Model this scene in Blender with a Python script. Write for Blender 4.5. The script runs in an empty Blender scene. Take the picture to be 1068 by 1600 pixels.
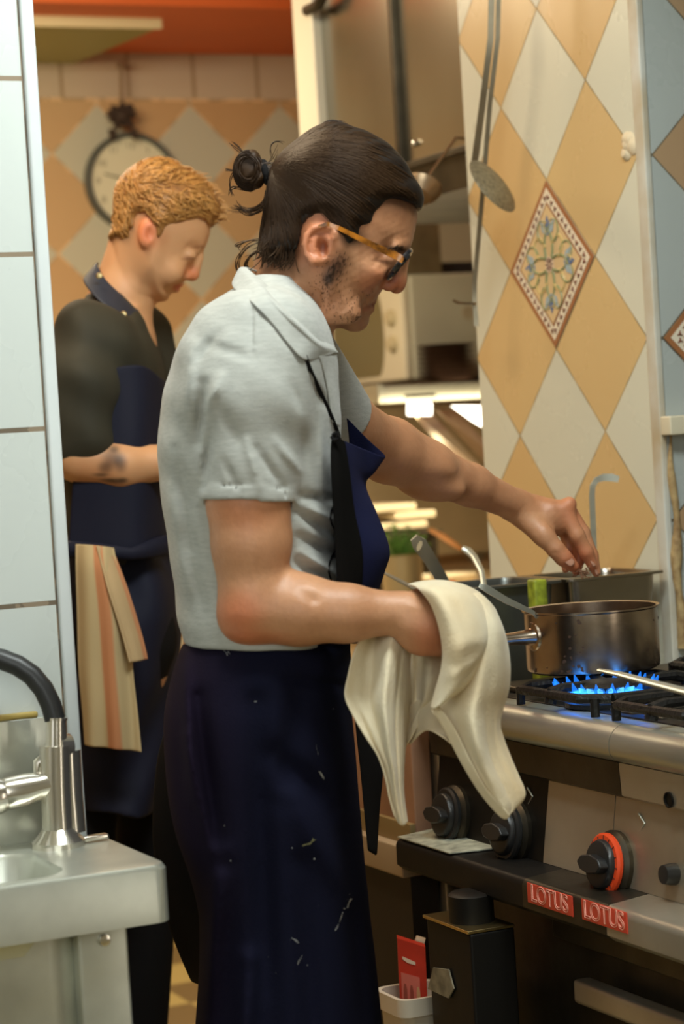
import bpy, bmesh, math, random
import numpy as np
from mathutils import Vector, Matrix
random.seed(7); rng = np.random.default_rng(7)
S = bpy.context.scene
# ------------------------------------------------------------------ camera
CAMROT = np.array([[ 0.90781243, -0.41493913, -0.06084499],
                   [ 0.06915024,  0.00500524,  0.9975937 ],
                   [ 0.41363612,  0.90983541, -0.03323696]])     # rows: right, up, forward
F = 3508.0; EYE = np.array([0, 0, 1.32])
cam = bpy.data.cameras.new('camera'); co = bpy.data.objects.new('camera', cam); S.collection.objects.link(co)
r_, u_, f_ = CAMROT
co.matrix_world = Matrix(((r_[0], u_[0], -f_[0], 0), (r_[1], u_[1], -f_[1], 0), (r_[2], u_[2], -f_[2], 1.32), (0, 0, 0, 1)))
cam.sensor_fit = 'VERTICAL'; cam.sensor_height = 36; cam.lens = F/1600*36
cam.clip_start = .05; cam.clip_end = 60
cam.dof.use_dof = True; cam.dof.focus_distance = 2.85; cam.dof.aperture_fstop = 5.0
S.camera = co
S.view_settings.view_transform = 'Standard'; S.view_settings.look = 'None'
S.view_settings.gamma = 1; S.view_settings.exposure = -0.15; S.view_settings.use_curve_mapping = False
# ------------------------------------------------------------------ world and lamps
w = bpy.data.worlds.new('room_air'); S.world = w; w.use_nodes = True
w.node_tree.nodes['Background'].inputs[0].default_value = (1, .78, .50, 1)
w.node_tree.nodes['Background'].inputs[1].default_value = .27
def area(name, loc, target, size, power, col, sy=None):
    l = bpy.data.lights.new(name, 'AREA'); l.energy = power; l.color = col; l.size = size
    if sy: l.shape = 'RECTANGLE'; l.size_y = sy
    o = bpy.data.objects.new(name, l); S.collection.objects.link(o); o.location = loc
    o.rotation_euler = (Vector(target)-Vector(loc)).to_track_quat('-Z', 'Y').to_euler(); return o
area('tube_light_over_stove', (1.05, 1.75, 2.62), (1.3, 2.5, 1.0), .9, 34, (.90, .98, .96), .35)
area('daylight_by_sink', (-.1, .5, 1.9), (.5, 2.5, 1.4), .9, 12, (.90, .97, .95), 1.1)
area('warm_lamp_back', (1.15, 4.7, 2.4), (1.7, 5.3, 0), .7, 30, (1, .80, .52), .5)
area('warm_lamp_aisle', (.75, 3.25, 2.75), (1.2, 3.3, 0), .6, 17, (1, .80, .54), .4).data.specular_factor = .25
area('warm_lamp_pass', (2.7, 5.0, 1.32), (2.6, 5.6, .9), .5, 3.5, (1, .82, .52), .2)
area('added_pot_strip', (.15, -.8, 1.6), (1.5, 2.6, 1.0), .14, 3.5, (.95, .98, .95), 1.3)  # unseen strip light added to make an upright highlight on the saucepan
area('added_pot_strip_right', (1.92, .05, 1.05), (1.56, 2.6, 1.0), .13, 3, (1, .93, .8), 1.3)  # second added strip light, placed for the saucepan's right highlight
area('added_left_fill', (-1.35, 1.2, 1.6), (1.2, 2.0, 1.1), 1.3, 6, (.93, .97, 1), 1.3)  # added fill light that brightens the steel fronts and the shirt back

# ------------------------------------------------------------------ helpers: geometry of places
def C(px, py, D): return np.array([(px-534)*D/F, -(py-800)*D/F, D])            # camera frame, metres
def toW(P): return np.asarray(P) @ CAMROT + EYE
def W(px, py, D): return Vector(toW(C(px, py, D)))
def ray(px, py): return CAMROT.T @ np.array([(px-534)/F, -(py-800)/F, 1.0])
def onX(px, py, X): r = ray(px, py); return Vector(EYE + r*X/r[0])
def onY(px, py, Y): r = ray(px, py); return Vector(EYE + r*Y/r[1])
def onZ(px, py, Z): r = ray(px, py); return Vector(EYE + r*(Z-1.32)/r[2])
# ------------------------------------------------------------------ helpers: materials
def mat(name, col, rough=.5, metal=0, spec=.5, noise=0, nscale=8, ncol=None, bump=0, bscale=60, coat=0, sheen=0, sss=0, aniso=0, stretch=None, emit=None, estr=0):
    m = bpy.data.materials.new(name); m.use_nodes = True; nt = m.node_tree; b = nt.nodes['Principled BSDF']
    b.inputs['Base Color'].default_value = (*col, 1); b.inputs['Roughness'].default_value = rough
    b.inputs['Metallic'].default_value = metal; b.inputs['Specular IOR Level'].default_value = spec
    b.inputs['Coat Weight'].default_value = coat; b.inputs['Sheen Weight'].default_value = sheen
    if sss: b.inputs['Subsurface Weight'].default_value = sss; b.inputs['Subsurface Radius'].default_value = (1, .35, .2); b.inputs['Subsurface Scale'].default_value = .008
    if emit: b.inputs['Emission Color'].default_value = (*emit, 1); b.inputs['Emission Strength'].default_value = estr
    tc = nt.nodes.new('ShaderNodeTexCoord'); mp = nt.nodes.new('ShaderNodeMapping'); nt.links.new(tc.outputs['Object'], mp.inputs[0])
    if stretch: mp.inputs['Scale'].default_value = stretch
    if noise:
        n = nt.nodes.new('ShaderNodeTexNoise'); n.inputs['Scale'].default_value = nscale; n.inputs['Detail'].default_value = 6
        nt.links.new(mp.outputs[0], n.inputs[0]); r = nt.nodes.new('ShaderNodeValToRGB')
        r.color_ramp.elements[0].position = .35; r.color_ramp.elements[1].position = .7
        c2 = ncol or tuple(c*(1-noise) for c in col)
        r.color_ramp.elements[0].color = (*col, 1); r.color_ramp.elements[1].color = (*c2, 1)
        nt.links.new(n.outputs[0], r.inputs[0]); nt.links.new(r.outputs[0], b.inputs['Base Color'])
    if bump:
        n = nt.nodes.new('ShaderNodeTexNoise'); n.inputs['Scale'].default_value = bscale; n.inputs['Detail'].default_value = 3
        nt.links.new(mp.outputs[0], n.inputs[0]); bp = nt.nodes.new('ShaderNodeBump'); bp.inputs['Strength'].default_value = bump
        bp.inputs['Distance'].default_value = .002; nt.links.new(n.outputs[0], bp.inputs['Height']); nt.links.new(bp.outputs[0], b.inputs['Normal'])
    return m
def vcol(m, gain=1):                                                     # multiply in the mesh's own colour attribute
    nt = m.node_tree; b = nt.nodes['Principled BSDF']; a = nt.nodes.new('ShaderNodeAttribute'); a.attribute_name = 'Col'
    mx = nt.nodes.new('ShaderNodeMix'); mx.data_type = 'RGBA'; mx.blend_type = 'MULTIPLY'; mx.inputs[0].default_value = 1
    bc = b.inputs['Base Color']
    if bc.is_linked: nt.links.new(bc.links[0].from_socket, mx.inputs[6])
    else: mx.inputs[6].default_value = bc.default_value
    nt.links.new(a.outputs['Color'], mx.inputs[7]); nt.links.new(mx.outputs[2], bc); return m
class X:                                                                 # tiny node expression helper
    def __init__(s, nt, sock): s.nt, s.o = nt, sock
    def m(s, op, *a):
        n = s.nt.nodes.new('ShaderNodeMath'); n.operation = op; s.nt.links.new(s.o, n.inputs[0])
        for i, v in enumerate(a):
            if isinstance(v, X): s.nt.links.new(v.o, n.inputs[i+1])
            else: n.inputs[i+1].default_value = v
        return X(s.nt, n.outputs[0])
    def __add__(s, o): return s.m('ADD', o)
    def __sub__(s, o): return s.m('SUBTRACT', o)
    def __mul__(s, o): return s.m('MULTIPLY', o)
def mixc(nt, fac, a, b):
    n = nt.nodes.new('ShaderNodeMix'); n.data_type = 'RGBA'; nt.links.new(fac.o, n.inputs[0])
    for i, v in ((6, a), (7, b)):
        if isinstance(v, tuple): n.inputs[i].default_value = (*v, 1)
        else: nt.links.new(v, n.inputs[i])
    return n.outputs[2]
def tile_mat(name, axis, diag, u0, v0, white, tan, grout, split=None, gw=.012, rough=.22, band=None, sq=.2):
    """glazed wall tiles: diagonal two-colour squares (diag) or straight squares; axis 0/1 = which world axis runs along the wall"""
    m = bpy.data.materials.new(name); m.use_nodes = True; nt = m.node_tree; b = nt.nodes['Principled BSDF']
    g = nt.nodes.new('ShaderNodeNewGeometry'); sp = nt.nodes.new('ShaderNodeSeparateXYZ'); nt.links.new(g.outputs['Position'], sp.inputs[0])
    U = X(nt, sp.outputs[axis]) - u0; V = X(nt, sp.outputs[2]) - v0
    def grid(a, b_, pitch):
        fa = (a.m('ROUND') - a).m('ABSOLUTE'); fb = (b_.m('ROUND') - b_).m('ABSOLUTE')
        return fa.m('MAXIMUM', fb).m('GREATER_THAN', .5-gw*.5*.2/pitch)
    def rnd(a, b_):
        cb = nt.nodes.new('ShaderNodeCombineXYZ'); nt.links.new(a.m('ROUND').o, cb.inputs[0]); nt.links.new(b_.m('ROUND').o, cb.inputs[1])
        wn = nt.nodes.new('ShaderNodeTexWhiteNoise'); nt.links.new(cb.outputs[0], wn.inputs[0]); return X(nt, wn.outputs[0])
    noise = nt.nodes.new('ShaderNodeTexNoise'); noise.inputs['Scale'].default_value = 7; noise.inputs['Detail'].default_value = 4
    nt.links.new(g.outputs['Position'], noise.inputs[0]); nz = X(nt, noise.outputs[0])
    u = U*(1/.2828); v = V*(1/.2828)
    if diag:
        a = u+v; c = u-v; par = ((a.m('ROUND')+c.m('ROUND'))*.5).m('FRACT').m('ABSOLUTE').m('GREATER_THAN', .25)
        tint = rnd(a, c)*.55 + nz*.45
        cw = mixc(nt, tint, white, tuple(x*.9 for x in white)); ct = mixc(nt, tint, tan, tuple(x*y for x, y in zip(tan, (.92, .80, .70))))
        col = mixc(nt, par, cw, ct); gr = grid(a, c, .2)
    else:
        a = U*(1/.6)+.5; c = V*(1/sq); tint = rnd(a, c)*.5 + nz*.5
        col = mixc(nt, tint, white, tuple(x*.93 for x in white)); gr = grid(a, c, sq)
    if band:
        bu = U*(1/.2); up = X(nt, sp.outputs[2]).m('GREATER_THAN', band)
        col2 = mixc(nt, (bu.m('ROUND')-bu).m('ABSOLUTE').m('GREATER_THAN', .47), (.62, .5, .36), (.42, .3, .18))
        col = mixc(nt, up, col, col2); 
        gr = gr*(up*-1+1); e = (X(nt, sp.outputs[2])-band).m('ABSOLUTE').m('LESS_THAN', .004); gr = gr.m('MAXIMUM', e)
    n2 = nt.nodes.new('ShaderNodeTexNoise'); n2.inputs['Scale'].default_value = 18; n2.inputs['Detail'].default_value = 5; nt.links.new(g.outputs['Position'], n2.inputs[0])
    gcol = mixc(nt, X(nt, n2.outputs[0]).m('GREATER_THAN', .5), grout, tuple(x*1.7 for x in grout))
    col = mixc(nt, gr, col, gcol); nt.links.new(col, b.inputs['Base Color'])
    rr = gr*(.7-rough)+rough+nz*.12; nt.links.new(rr.o, b.inputs['Roughness'])
    bp = nt.nodes.new('ShaderNodeBump'); bp.inputs['Strength'].default_value = .5; bp.inputs['Distance'].default_value = .002
    nt.links.new((gr*-1+nz*.5).o, bp.inputs['Height']); nt.links.new(bp.outputs[0], b.inputs['Normal'])
    return m
# ------------------------------------------------------------------ helpers: objects
col = S.collection
def link(o, parent=None):
    col.objects.link(o)
    if parent is not None: o.parent = parent; o.matrix_parent_inverse = Matrix.Translation(-parent.location) if parent.type == 'EMPTY' and parent.parent is None else Matrix()
    return o
def tag(o, label=None, cat=None, group=None, kind=None):
    if label: o['label'] = label
    if cat: o['category'] = cat
    if group: o['group'] = group
    if kind: o['kind'] = kind
    return o
def empty(name, loc, label, cat, group=None):
    o = bpy.data.objects.new(name, None); o.location = loc; o.empty_display_size = .05; col.objects.link(o); return tag(o, label, cat, group)
def fromdata(name, V, Fs, m, parent=None, smooth=True, cols=None, mi=None, sub=0, solid=0, cull=None):
    me = bpy.data.meshes.new(name); me.from_pydata([tuple(map(float, v)) for v in V], [], [tuple(map(int, f)) for f in Fs])
    for x in (m if isinstance(m, (list, tuple)) else [m]): me.materials.append(x)
    if mi is not None: me.polygons.foreach_set('material_index', np.array(mi, dtype=np.int32))
    if smooth: me.polygons.foreach_set('use_smooth', [True]*len(me.polygons))
    if cols is not None:
        a = me.color_attributes.new('Col', 'FLOAT_COLOR', 'POINT'); c4 = np.ones((len(V), 4), dtype=np.float32); c4[:, :3] = cols; a.data.foreach_set('color', c4.ravel())
    me.update(); o = bpy.data.objects.new(name, me); link(o, parent)
    if solid: md = o.modifiers.new('thick', 'SOLIDIFY'); md.thickness = solid; md.offset = 0
    if sub: md = o.modifiers.new('sub', 'SUBSURF'); md.levels = sub; md.render_levels = sub
    return o
class MB:
    """collects shapes into ONE mesh"""
    def __init__(s): s.bm = bmesh.new(); s.mi = 0
    def mark(s, fs):
        for f in fs: f.material_index = s.mi
    def box(s, a, b, bev=0):
        a, b = Vector(a), Vector(b); r = bmesh.ops.create_cube(s.bm, size=1); vs = r['verts']
        for v in vs: v.co = Vector(((a[i]+b[i])/2 + v.co[i]*abs(b[i]-a[i]) for i in range(3)))
        fs = list({f for v in vs for f in v.link_faces}); s.mark(fs)
        if bev:
            es = list({e for v in vs for e in v.link_edges}); rr = bmesh.ops.bevel(s.bm, geom=es, offset=bev, segments=3, affect='EDGES', profile=.6); s.mark(rr['faces'])
        return s
    def hexa(s, pts):
        v = [s.bm.verts.new(p) for p in pts]
        s.mark([s.bm.faces.new([v[i] for i in q]) for q in ((0,1,2,3), (7,6,5,4), (0,4,5,1), (1,5,6,2), (2,6,7,3), (3,7,4,0))]); return s
    def tube(s, pts, r, n=10, caps=True, flat=1, up=None):
        pts = [Vector(p) for p in pts]; rs = r if isinstance(r, (list, tuple)) else [r]*len(pts); prev = None; rings = []
        for i, p in enumerate(pts):
            t = (pts[min(i+1, len(pts)-1)]-pts[max(i-1, 0)]).normalized()
            if prev is None:
                a = Vector(up) if up else (Vector((0, 0, 1)) if abs(t.z) < .9 else Vector((1, 0, 0)))
                prev = (a-t*a.dot(t)).normalized()
            else: prev = (prev-t*prev.dot(t)).normalized()
            q = t.cross(prev)
            rings.append([s.bm.verts.new(p+(prev*math.cos(k*2*math.pi/n)*flat+q*math.sin(k*2*math.pi/n))*rs[i]) for k in range(n)])
        fs = [s.bm.faces.new((A[k], A[(k+1) % n], B[(k+1) % n], B[k])) for A, B in zip(rings, rings[1:]) for k in range(n)]
        if caps: fs += [s.bm.faces.new(rings[0][::-1]), s.bm.faces.new(rings[-1])]
        s.mark(fs); return s
    def lathe(s, prof, c, axis=(0, 0, 1), n=32):
        """prof = [(radius, height)] turned about axis at c"""
        ax = Vector(axis).normalized(); a = Vector((1, 0, 0)) if abs(ax.x) < .9 else Vector((0, 1, 0)); e1 = (a-ax*a.dot(ax)).normalized(); e2 = ax.cross(e1); c = Vector(c); rings = []
        for r, h in prof:
            if r < 1e-6: rings.append([s.bm.verts.new(c+ax*h)])
            else: rings.append([s.bm.verts.new(c+ax*h+(e1*math.cos(k*2*math.pi/n)+e2*math.sin(k*2*math.pi/n))*r) for k in range(n)])
        fs = []
        for A, B in zip(rings, rings[1:]):
            for k in range(n):
                q = [A[k % len(A)], A[(k+1) % len(A)], B[(k+1) % len(B)], B[k % len(B)]]; u = []
                for v in q:
                    if v not in u: u.append(v)
                if len(u) > 2: fs.append(s.bm.faces.new(u))
        s.mark(fs); return s
    def prism(s, poly, d):
        """planar polygon of 3-d points extruded by vector d"""
        d = Vector(d); A = [s.bm.verts.new(p) for p in poly]; B = [s.bm.verts.new(Vector(p)+d) for p in poly]; n = len(A)
        s.mark([s.bm.faces.new(A[::-1]), s.bm.faces.new(B)]+[s.bm.faces.new((A[i], A[(i+1) % n], B[(i+1) % n], B[i])) for i in range(n)]); return s
    def done(s, name, m, parent=None, smooth=None, bev=0):
        me = bpy.data.meshes.new(name); bmesh.ops.recalc_face_normals(s.bm, faces=s.bm.faces[:]); s.bm.to_mesh(me); s.bm.free()
        for x in (m if isinstance(m, (list, tuple)) else [m]): me.materials.append(x)
        me.polygons.foreach_set('use_smooth', [True]*len(me.polygons))
        me.set_sharp_from_angle(angle=math.radians(38 if smooth is None else smooth))
        o = bpy.data.objects.new(name, me); link(o, parent)
        if bev: md = o.modifiers.new('bev', 'BEVEL'); md.width = bev; md.segments = 2; md.limit_method = 'ANGLE'
        return o
# ------------------------------------------------------------------ helpers: solid modelling by distance fields
def smin(a, b, k): h = np.clip(.5+.5*(b-a)/k, 0, 1); return b*(1-h)+a*h-k*h*(1-h)
def rcone(a, b, ra, rb, sq=None):
    a, b = np.array(a, float), np.array(b, float)
    lo = np.minimum(a-max(ra, rb), b-max(ra, rb))-.05; hi = np.maximum(a+max(ra, rb), b+max(ra, rb))+.05
    def f(P):
        d = b-a; t = np.clip(((P-a)@d)/max(d@d, 1e-9), 0, 1); q = P-a-t[:, None]*d
        return np.sqrt((q*q).sum(1))-(ra+(rb-ra)*t)
    return f, lo, hi
def ccone(a, b, ra, rb, both=0):
    """like rcone but cut off flat at b (and at a)"""
    f, lo, hi = rcone(a, b, ra, rb); a, b = np.array(a, float), np.array(b, float); n = (b-a)/np.linalg.norm(b-a)
    def g(P): v = np.maximum(f(P), (P-b)@n); return np.maximum(v, (a-P)@n) if both else v
    return g, lo, hi
def ell(c, r, ang=0):
    """ellipsoid; ang turns it in the picture plane (radians, counter-clockwise)"""
    c, r = np.array(c, float), np.array(r, float); m = r.max()+.05; ca, sa = math.cos(ang), math.sin(ang)
    def f(P):
        q = P-c; x = q[:, 0]*ca+q[:, 1]*sa; y = -q[:, 0]*sa+q[:, 1]*ca; q = np.stack([x, y, q[:, 2]], 1)
        k0 = np.sqrt(((q/r)**2).sum(1)); k1 = np.sqrt(((q/(r*r))**2).sum(1)); return k0*(k0-1)/np.maximum(k1, 1e-6)
    return f, c-m, c+m
def polyd(P, poly):
    """signed distance to a polygon, positive inside"""
    n = len(poly); d2 = np.full(len(P), 1e9); ins = np.zeros(len(P), bool)
    for i in range(n):
        a, b = poly[i], poly[(i+1) % n]; e = b-a; w_ = P-a; t = np.clip((w_@e)/(e@e), 0, 1); q = w_-t[:, None]*e; d2 = np.minimum(d2, (q*q).sum(1))
        c = ((a[1] > P[:, 1]) != (b[1] > P[:, 1]))
        if a[1] != b[1]: ins ^= c & (P[:, 0] < (b[0]-a[0])*(P[:, 1]-a[1])/(b[1]-a[1])+a[0])
    d = np.sqrt(d2); return np.where(ins, d, -d)
def smoothpoly(pts, n=4):
    pts = np.array(pts, float); o = []
    for i in range(len(pts)):
        p0, p1, p2, p3 = pts[i-1], pts[i], pts[(i+1) % len(pts)], pts[(i+2) % len(pts)]
        for k in range(n):
            t = k/n; o.append(.5*((2*p1)+(-p0+p2)*t+(2*p0-5*p1+4*p2-p3)*t*t+(-p0+3*p1-3*p2+p3)*t**3))
    return np.array(o)
def halfwidth(d, Wm, R): t = np.clip(d/R, 0, 1); return Wm*np.sqrt(np.maximum(1-(1-t)**2, 0))
def inflate(poly, D0, Wm, R, zoff=0, taper=None):
    """a closed outline (pixels at depth D0) blown up to a symmetric solid of half width Wm"""
    q = smoothpoly(poly); q = np.stack([(q[:, 0]-534)*D0/F, -(q[:, 1]-800)*D0/F], 1)
    lo = np.array([*q.min(0), D0-Wm])-.03; hi = np.array([*q.max(0), D0+Wm])+.03
    def f(P):
        d = polyd(P[:, :2], q); z = np.abs(P[:, 2]-D0-zoff); wm = Wm*(taper(P) if taper else 1); h = halfwidth(d, wm, R)
        return np.where(d > 0, (z-h)*np.clip(.35+d/R, .35, .9), np.sqrt(d*d+z*z*.6))
    return f, lo, hi
def tabsolid(rows, D0, p=2.2, zc=None):
    """stack of elliptical sections: (y pixel, left x, right x, half depth m[, depth centre])"""
    R_ = np.array([[-(r[0]-800)*D0/F, ((r[1]+r[2])/2-534)*D0/F, (r[2]-r[1])/2*D0/F, r[3], (r[4] if len(r) > 4 else D0)] for r in rows])[::-1]
    lo = np.array([(R_[:, 1]-R_[:, 2]).min(), R_[0, 0], (R_[:, 4]-R_[:, 3]).min()])-.05; hi = np.array([(R_[:, 1]+R_[:, 2]).max(), R_[-1, 0], (R_[:, 4]+R_[:, 3]).max()])+.05
    ys = np.linspace(R_[0, 0], R_[-1, 0], 60); T = []
    for c in range(1, 5):
        v = np.interp(ys, R_[:, 0], R_[:, c]); k = np.array([1, 2, 3, 2, 1])/9; T.append(np.convolve(np.pad(v, 2, mode='edge'), k, 'valid'))
    def f(P):
        cx, a, b, cz = (np.interp(P[:, 1], ys, t) for t in T)
        k = (np.abs((P[:, 0]-cx)/a)**p+np.abs((P[:, 2]-cz)/b)**p)**(1/p); s = (k-1)*np.minimum(a, b)*.9
        return np.maximum(s, np.maximum(P[:, 1]-ys[-1], ys[0]-P[:, 1]))
    return f, lo, hi
def hair_solid(hc, ho, D0, Wm, R, tpr, lift=.0065):
    """full head volume hc kept only inside the hair outline ho, thinning out at the hairline"""
    hcq = smoothpoly(hc); hcq = np.stack([(hcq[:, 0]-534)*D0/F, -(hcq[:, 1]-800)*D0/F], 1); hq = smoothpoly(ho); hq = np.stack([(hq[:, 0]-534)*D0/F, -(hq[:, 1]-800)*D0/F], 1)
    def wfn(d, P2, dm): return halfwidth(d, Wm*tpr(P2[:, 0]*F/D0+534, -P2[:, 1]*F/D0+800), R)-lift*np.clip(1-np.maximum(dm, 0)/.012, 0, 1)*(d > .010)
    def f(P):
        d = polyd(P[:, :2], hcq); dm = polyd(P[:, :2], hq); z = np.abs(P[:, 2]-D0); h = wfn(d, P[:, :2], dm)
        v = np.where(d > 0, (z-h)*np.clip(.35+d/R, .35, .9), np.sqrt(d*d+z*z*.6)); return np.maximum(v, -dm)
    def on(P2, side, off): d = polyd(P2, hcq); dm = polyd(P2, hq); return np.stack([P2[:, 0], P2[:, 1], D0+side*(wfn(np.maximum(d, .0004), P2, dm)+off)], 1)
    return (f, np.array([*(hcq.min(0)-.02), D0-.11]), np.array([*(hcq.max(0)+.02), D0+.11])), on, hq
class Solid:
    def __init__(s): s.ops = []
    def add(s, pr, k=.012): s.ops.append(('a', pr, k)); return s
    def cut(s, pr, k=.006): s.ops.append(('c', pr, k)); return s
    def disp(s, fn): s.ops.append(('d', fn, 0)); return s
    def __call__(s, P):
        v = np.full(len(P), .25)
        for op, pr, k in s.ops:
            if op == 'd': v = v+pr(P); continue
            f, lo, hi = pr; i = np.where(((P > lo) & (P < hi)).all(1))[0]
            if len(i) == 0: continue
            x = f(P[i])
            v[i] = smin(v[i], x, k) if op == 'a' else -smin(-v[i], x, k)
        return v
    def mesh(s, h=.003, B=8):
        los = [p[1] for o, p, k in s.ops if o == 'a']; his = [p[2] for o, p, k in s.ops if o == 'a']
        lo = np.min(los, 0); hi = np.max(his, 0); nb = np.ceil((hi-lo)/(h*B)).astype(int)
        g = np.stack(np.meshgrid(*[np.arange(n) for n in nb], indexing='ij'), -1).reshape(-1, 3)
        v = s(lo+(g+.5)*h*B); act = g[np.abs(v) < h*B*1.6+.004]
        loc = np.stack(np.meshgrid(*[np.arange(B+1)]*3, indexing='ij'), -1).reshape(-1, 3)
        N = nb*B+2; key = lambda c: (c[..., 0]*N[1]+c[..., 1])*N[2]+c[..., 2]
        KV, VV, QS = [], [], []
        for ch in range(0, len(act), 400):
            bl = act[ch:ch+400]; gi = bl[:, None, :]*B+loc[None]; val = s((lo+gi.reshape(-1, 3)*h)).reshape(len(bl), B+1, B+1, B+1)
            sg = val < 0; gi = gi.reshape(len(bl), B+1, B+1, B+1, 3)
            cs = [(i, j, k) for i in (0, 1) for j in (0, 1) for k in (0, 1)]
            sl = lambda A, c: A[:, c[0]:B+c[0], c[1]:B+c[1], c[2]:B+c[2]]
            cnt = sum(sl(sg, c).astype(int) for c in cs); mx = (cnt > 0) & (cnt < 8)
            acc = np.zeros((mx.sum(), 3)); n = np.zeros(mx.sum())
            for a in cs:
                for ax in range(3):
                    if a[ax]: continue
                    b = list(a); b[ax] = 1; va = sl(val, a)[mx]; vb = sl(val, b)[mx]; cr = (va < 0) != (vb < 0)
                    t = np.where(cr, va/np.where(np.abs(va-vb) < 1e-12, 1, va-vb), 0); p = np.tile(np.array(a, float), (len(va), 1)); p[:, ax] += t; acc[cr] += p[cr]; n[cr] += 1
            base = gi[:, :B, :B, :B][mx]; KV.append(key(base)); VV.append(lo+(base+acc/np.maximum(n, 1)[:, None])*h)
            for ax in range(3):
                b = [0, 0, 0]; b[ax] = 1; s0 = sl(sg, (0, 0, 0)); s1 = sl(sg, b); cr = s0 != s1; nd = gi[:, :B, :B, :B][cr]; fl = s0[cr]
                o1, o2 = [(1, 2), (2, 0), (0, 1)][ax]; e1 = np.eye(3, dtype=int)[o1]; e2 = np.eye(3, dtype=int)[o2]
                q = np.stack([key(nd-e1-e2), key(nd-e2), key(nd), key(nd-e1)], 1); q[~fl] = q[~fl][:, ::-1]; QS.append(q)
        K = np.concatenate(KV); Vt = np.concatenate(VV); K, ix = np.unique(K, return_index=True); Vt = Vt[ix]; Q = np.concatenate(QS)
        id_ = np.searchsorted(K, Q); id_ = np.minimum(id_, len(K)-1); ok = (K[id_] == Q).all(1); return Vt, id_[ok]
    def build(s, name, m, parent, h=.003, cols=None, relax=2):
        Vt, Q = s.mesh(h)
        for _ in range(relax):
            acc = np.zeros_like(Vt); n = np.zeros(len(Vt))
            for i in range(4):
                np.add.at(acc, Q[:, i], Vt[Q[:, (i+1) % 4]]+Vt[Q[:, (i-1) % 4]]); np.add.at(n, Q[:, i], 2)
            Vt = Vt*.5+.5*acc/np.maximum(n, 1)[:, None]
        c = cols(Vt) if cols else None
        return fromdata(name, toW(Vt), Q, m, parent, cols=c)
def grid(name, rows, m, parent, nu=6, nv=6, solid=.0016, disp=None, sub=1):
    """a cloth sheet through rows of (px, py, D) points"""
    A = np.array([[C(*p) for p in r] for r in rows])
    def cr(A, n):
        out = []; N = len(A)
        for i in range(N-1):
            p0, p1, p2, p3 = A[max(i-1, 0)], A[i], A[i+1], A[min(i+2, N-1)]
            for k in range(n): t = k/n; out.append(.5*((2*p1)+(-p0+p2)*t+(2*p0-5*p1+4*p2-p3)*t*t+(-p0+3*p1-3*p2+p3)*t**3))
        out.append(A[-1]); return np.array(out)
    A = cr(A, nv); A = np.swapaxes(cr(np.swapaxes(A, 0, 1), nu), 0, 1); a, b = A.shape[:2]; P = A.reshape(-1, 3)
    if disp is not None:
        u, v = np.meshgrid(np.linspace(0, 1, b), np.linspace(0, 1, a)); P = P+disp(u.ravel(), v.ravel(), P)
    Fs = [(i*b+j, i*b+j+1, (i+1)*b+j+1, (i+1)*b+j) for i in range(a-1) for j in range(b-1)]
    if name is None: return P, Fs
    return fromdata(name, toW(P), Fs, m, parent, sub=sub, solid=solid)
def join(parts):
    V, Fs = [], []; n = 0
    for P, f in parts: V.append(P); Fs += [tuple(i+n for i in q) for q in f]; n += len(P)
    return np.concatenate(V), Fs
def strands(paths, r=.0009, n=3, taper=.3):
    V, Fs = [], []; k0 = 0
    for P in paths:
        P = np.asarray(P); t = np.gradient(P, axis=0); t /= np.linalg.norm(t, axis=1)[:, None]+1e-9
        a = np.cross(t, [0, 0, 1.0]); a /= np.linalg.norm(a, axis=1)[:, None]+1e-9; b = np.cross(t, a); L = len(P)
        rad = r*(1-(1-taper)*np.abs(np.linspace(-1, 1, L))**3)
        for k in range(n): an = 2*math.pi*k/n; V.append(P+(a*math.cos(an)+b*math.sin(an))*rad[:, None])
        for i in range(L-1):
            for k in range(n): Fs.append((k0+k*L+i, k0+((k+1) % n)*L+i, k0+((k+1) % n)*L+i+1, k0+k*L+i+1))
        k0 += n*L
    return np.concatenate(V), Fs
def bez(p0, p1, p2, p3=None, n=12):
    t = np.linspace(0, 1, n)[:, None]; p0, p1, p2 = map(np.asarray, (p0, p1, p2))
    if p3 is None: return (1-t)**2*p0+2*t*(1-t)*p1+t*t*p2
    return (1-t)**3*p0+3*t*(1-t)**2*p1+3*t*t*(1-t)*p2+t**3*np.asarray(p3)
def text_mesh(name, s, size, m, parent, origin, ex, ey, outline=.0, ext=.0004):
    """lettering laid in the plane (ex, ey) at origin (centre)"""
    cu = bpy.data.curves.new(name, 'FONT'); cu.body = s; cu.size = size; cu.align_x = 'CENTER'; cu.align_y = 'CENTER'
    if outline: cu.fill_mode = 'NONE'; cu.bevel_depth = outline; cu.bevel_resolution = 1
    else: cu.extrude = ext
    t = bpy.data.objects.new(name, cu); col.objects.link(t); bpy.context.view_layer.update()
    me = bpy.data.meshes.new_from_object(t.evaluated_get(bpy.context.evaluated_depsgraph_get())); bpy.data.objects.remove(t)
    ex = Vector(ex).normalized(); ey = Vector(ey).normalized(); ez = ex.cross(ey)
    for v in me.vertices: p = v.co.copy(); v.co = Vector(origin)+ex*p.x+ey*p.y+ez*p.z
    me.name = name; me.materials.clear(); me.materials.append(m); o = bpy.data.objects.new(name, me); return link(o, parent)

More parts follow.
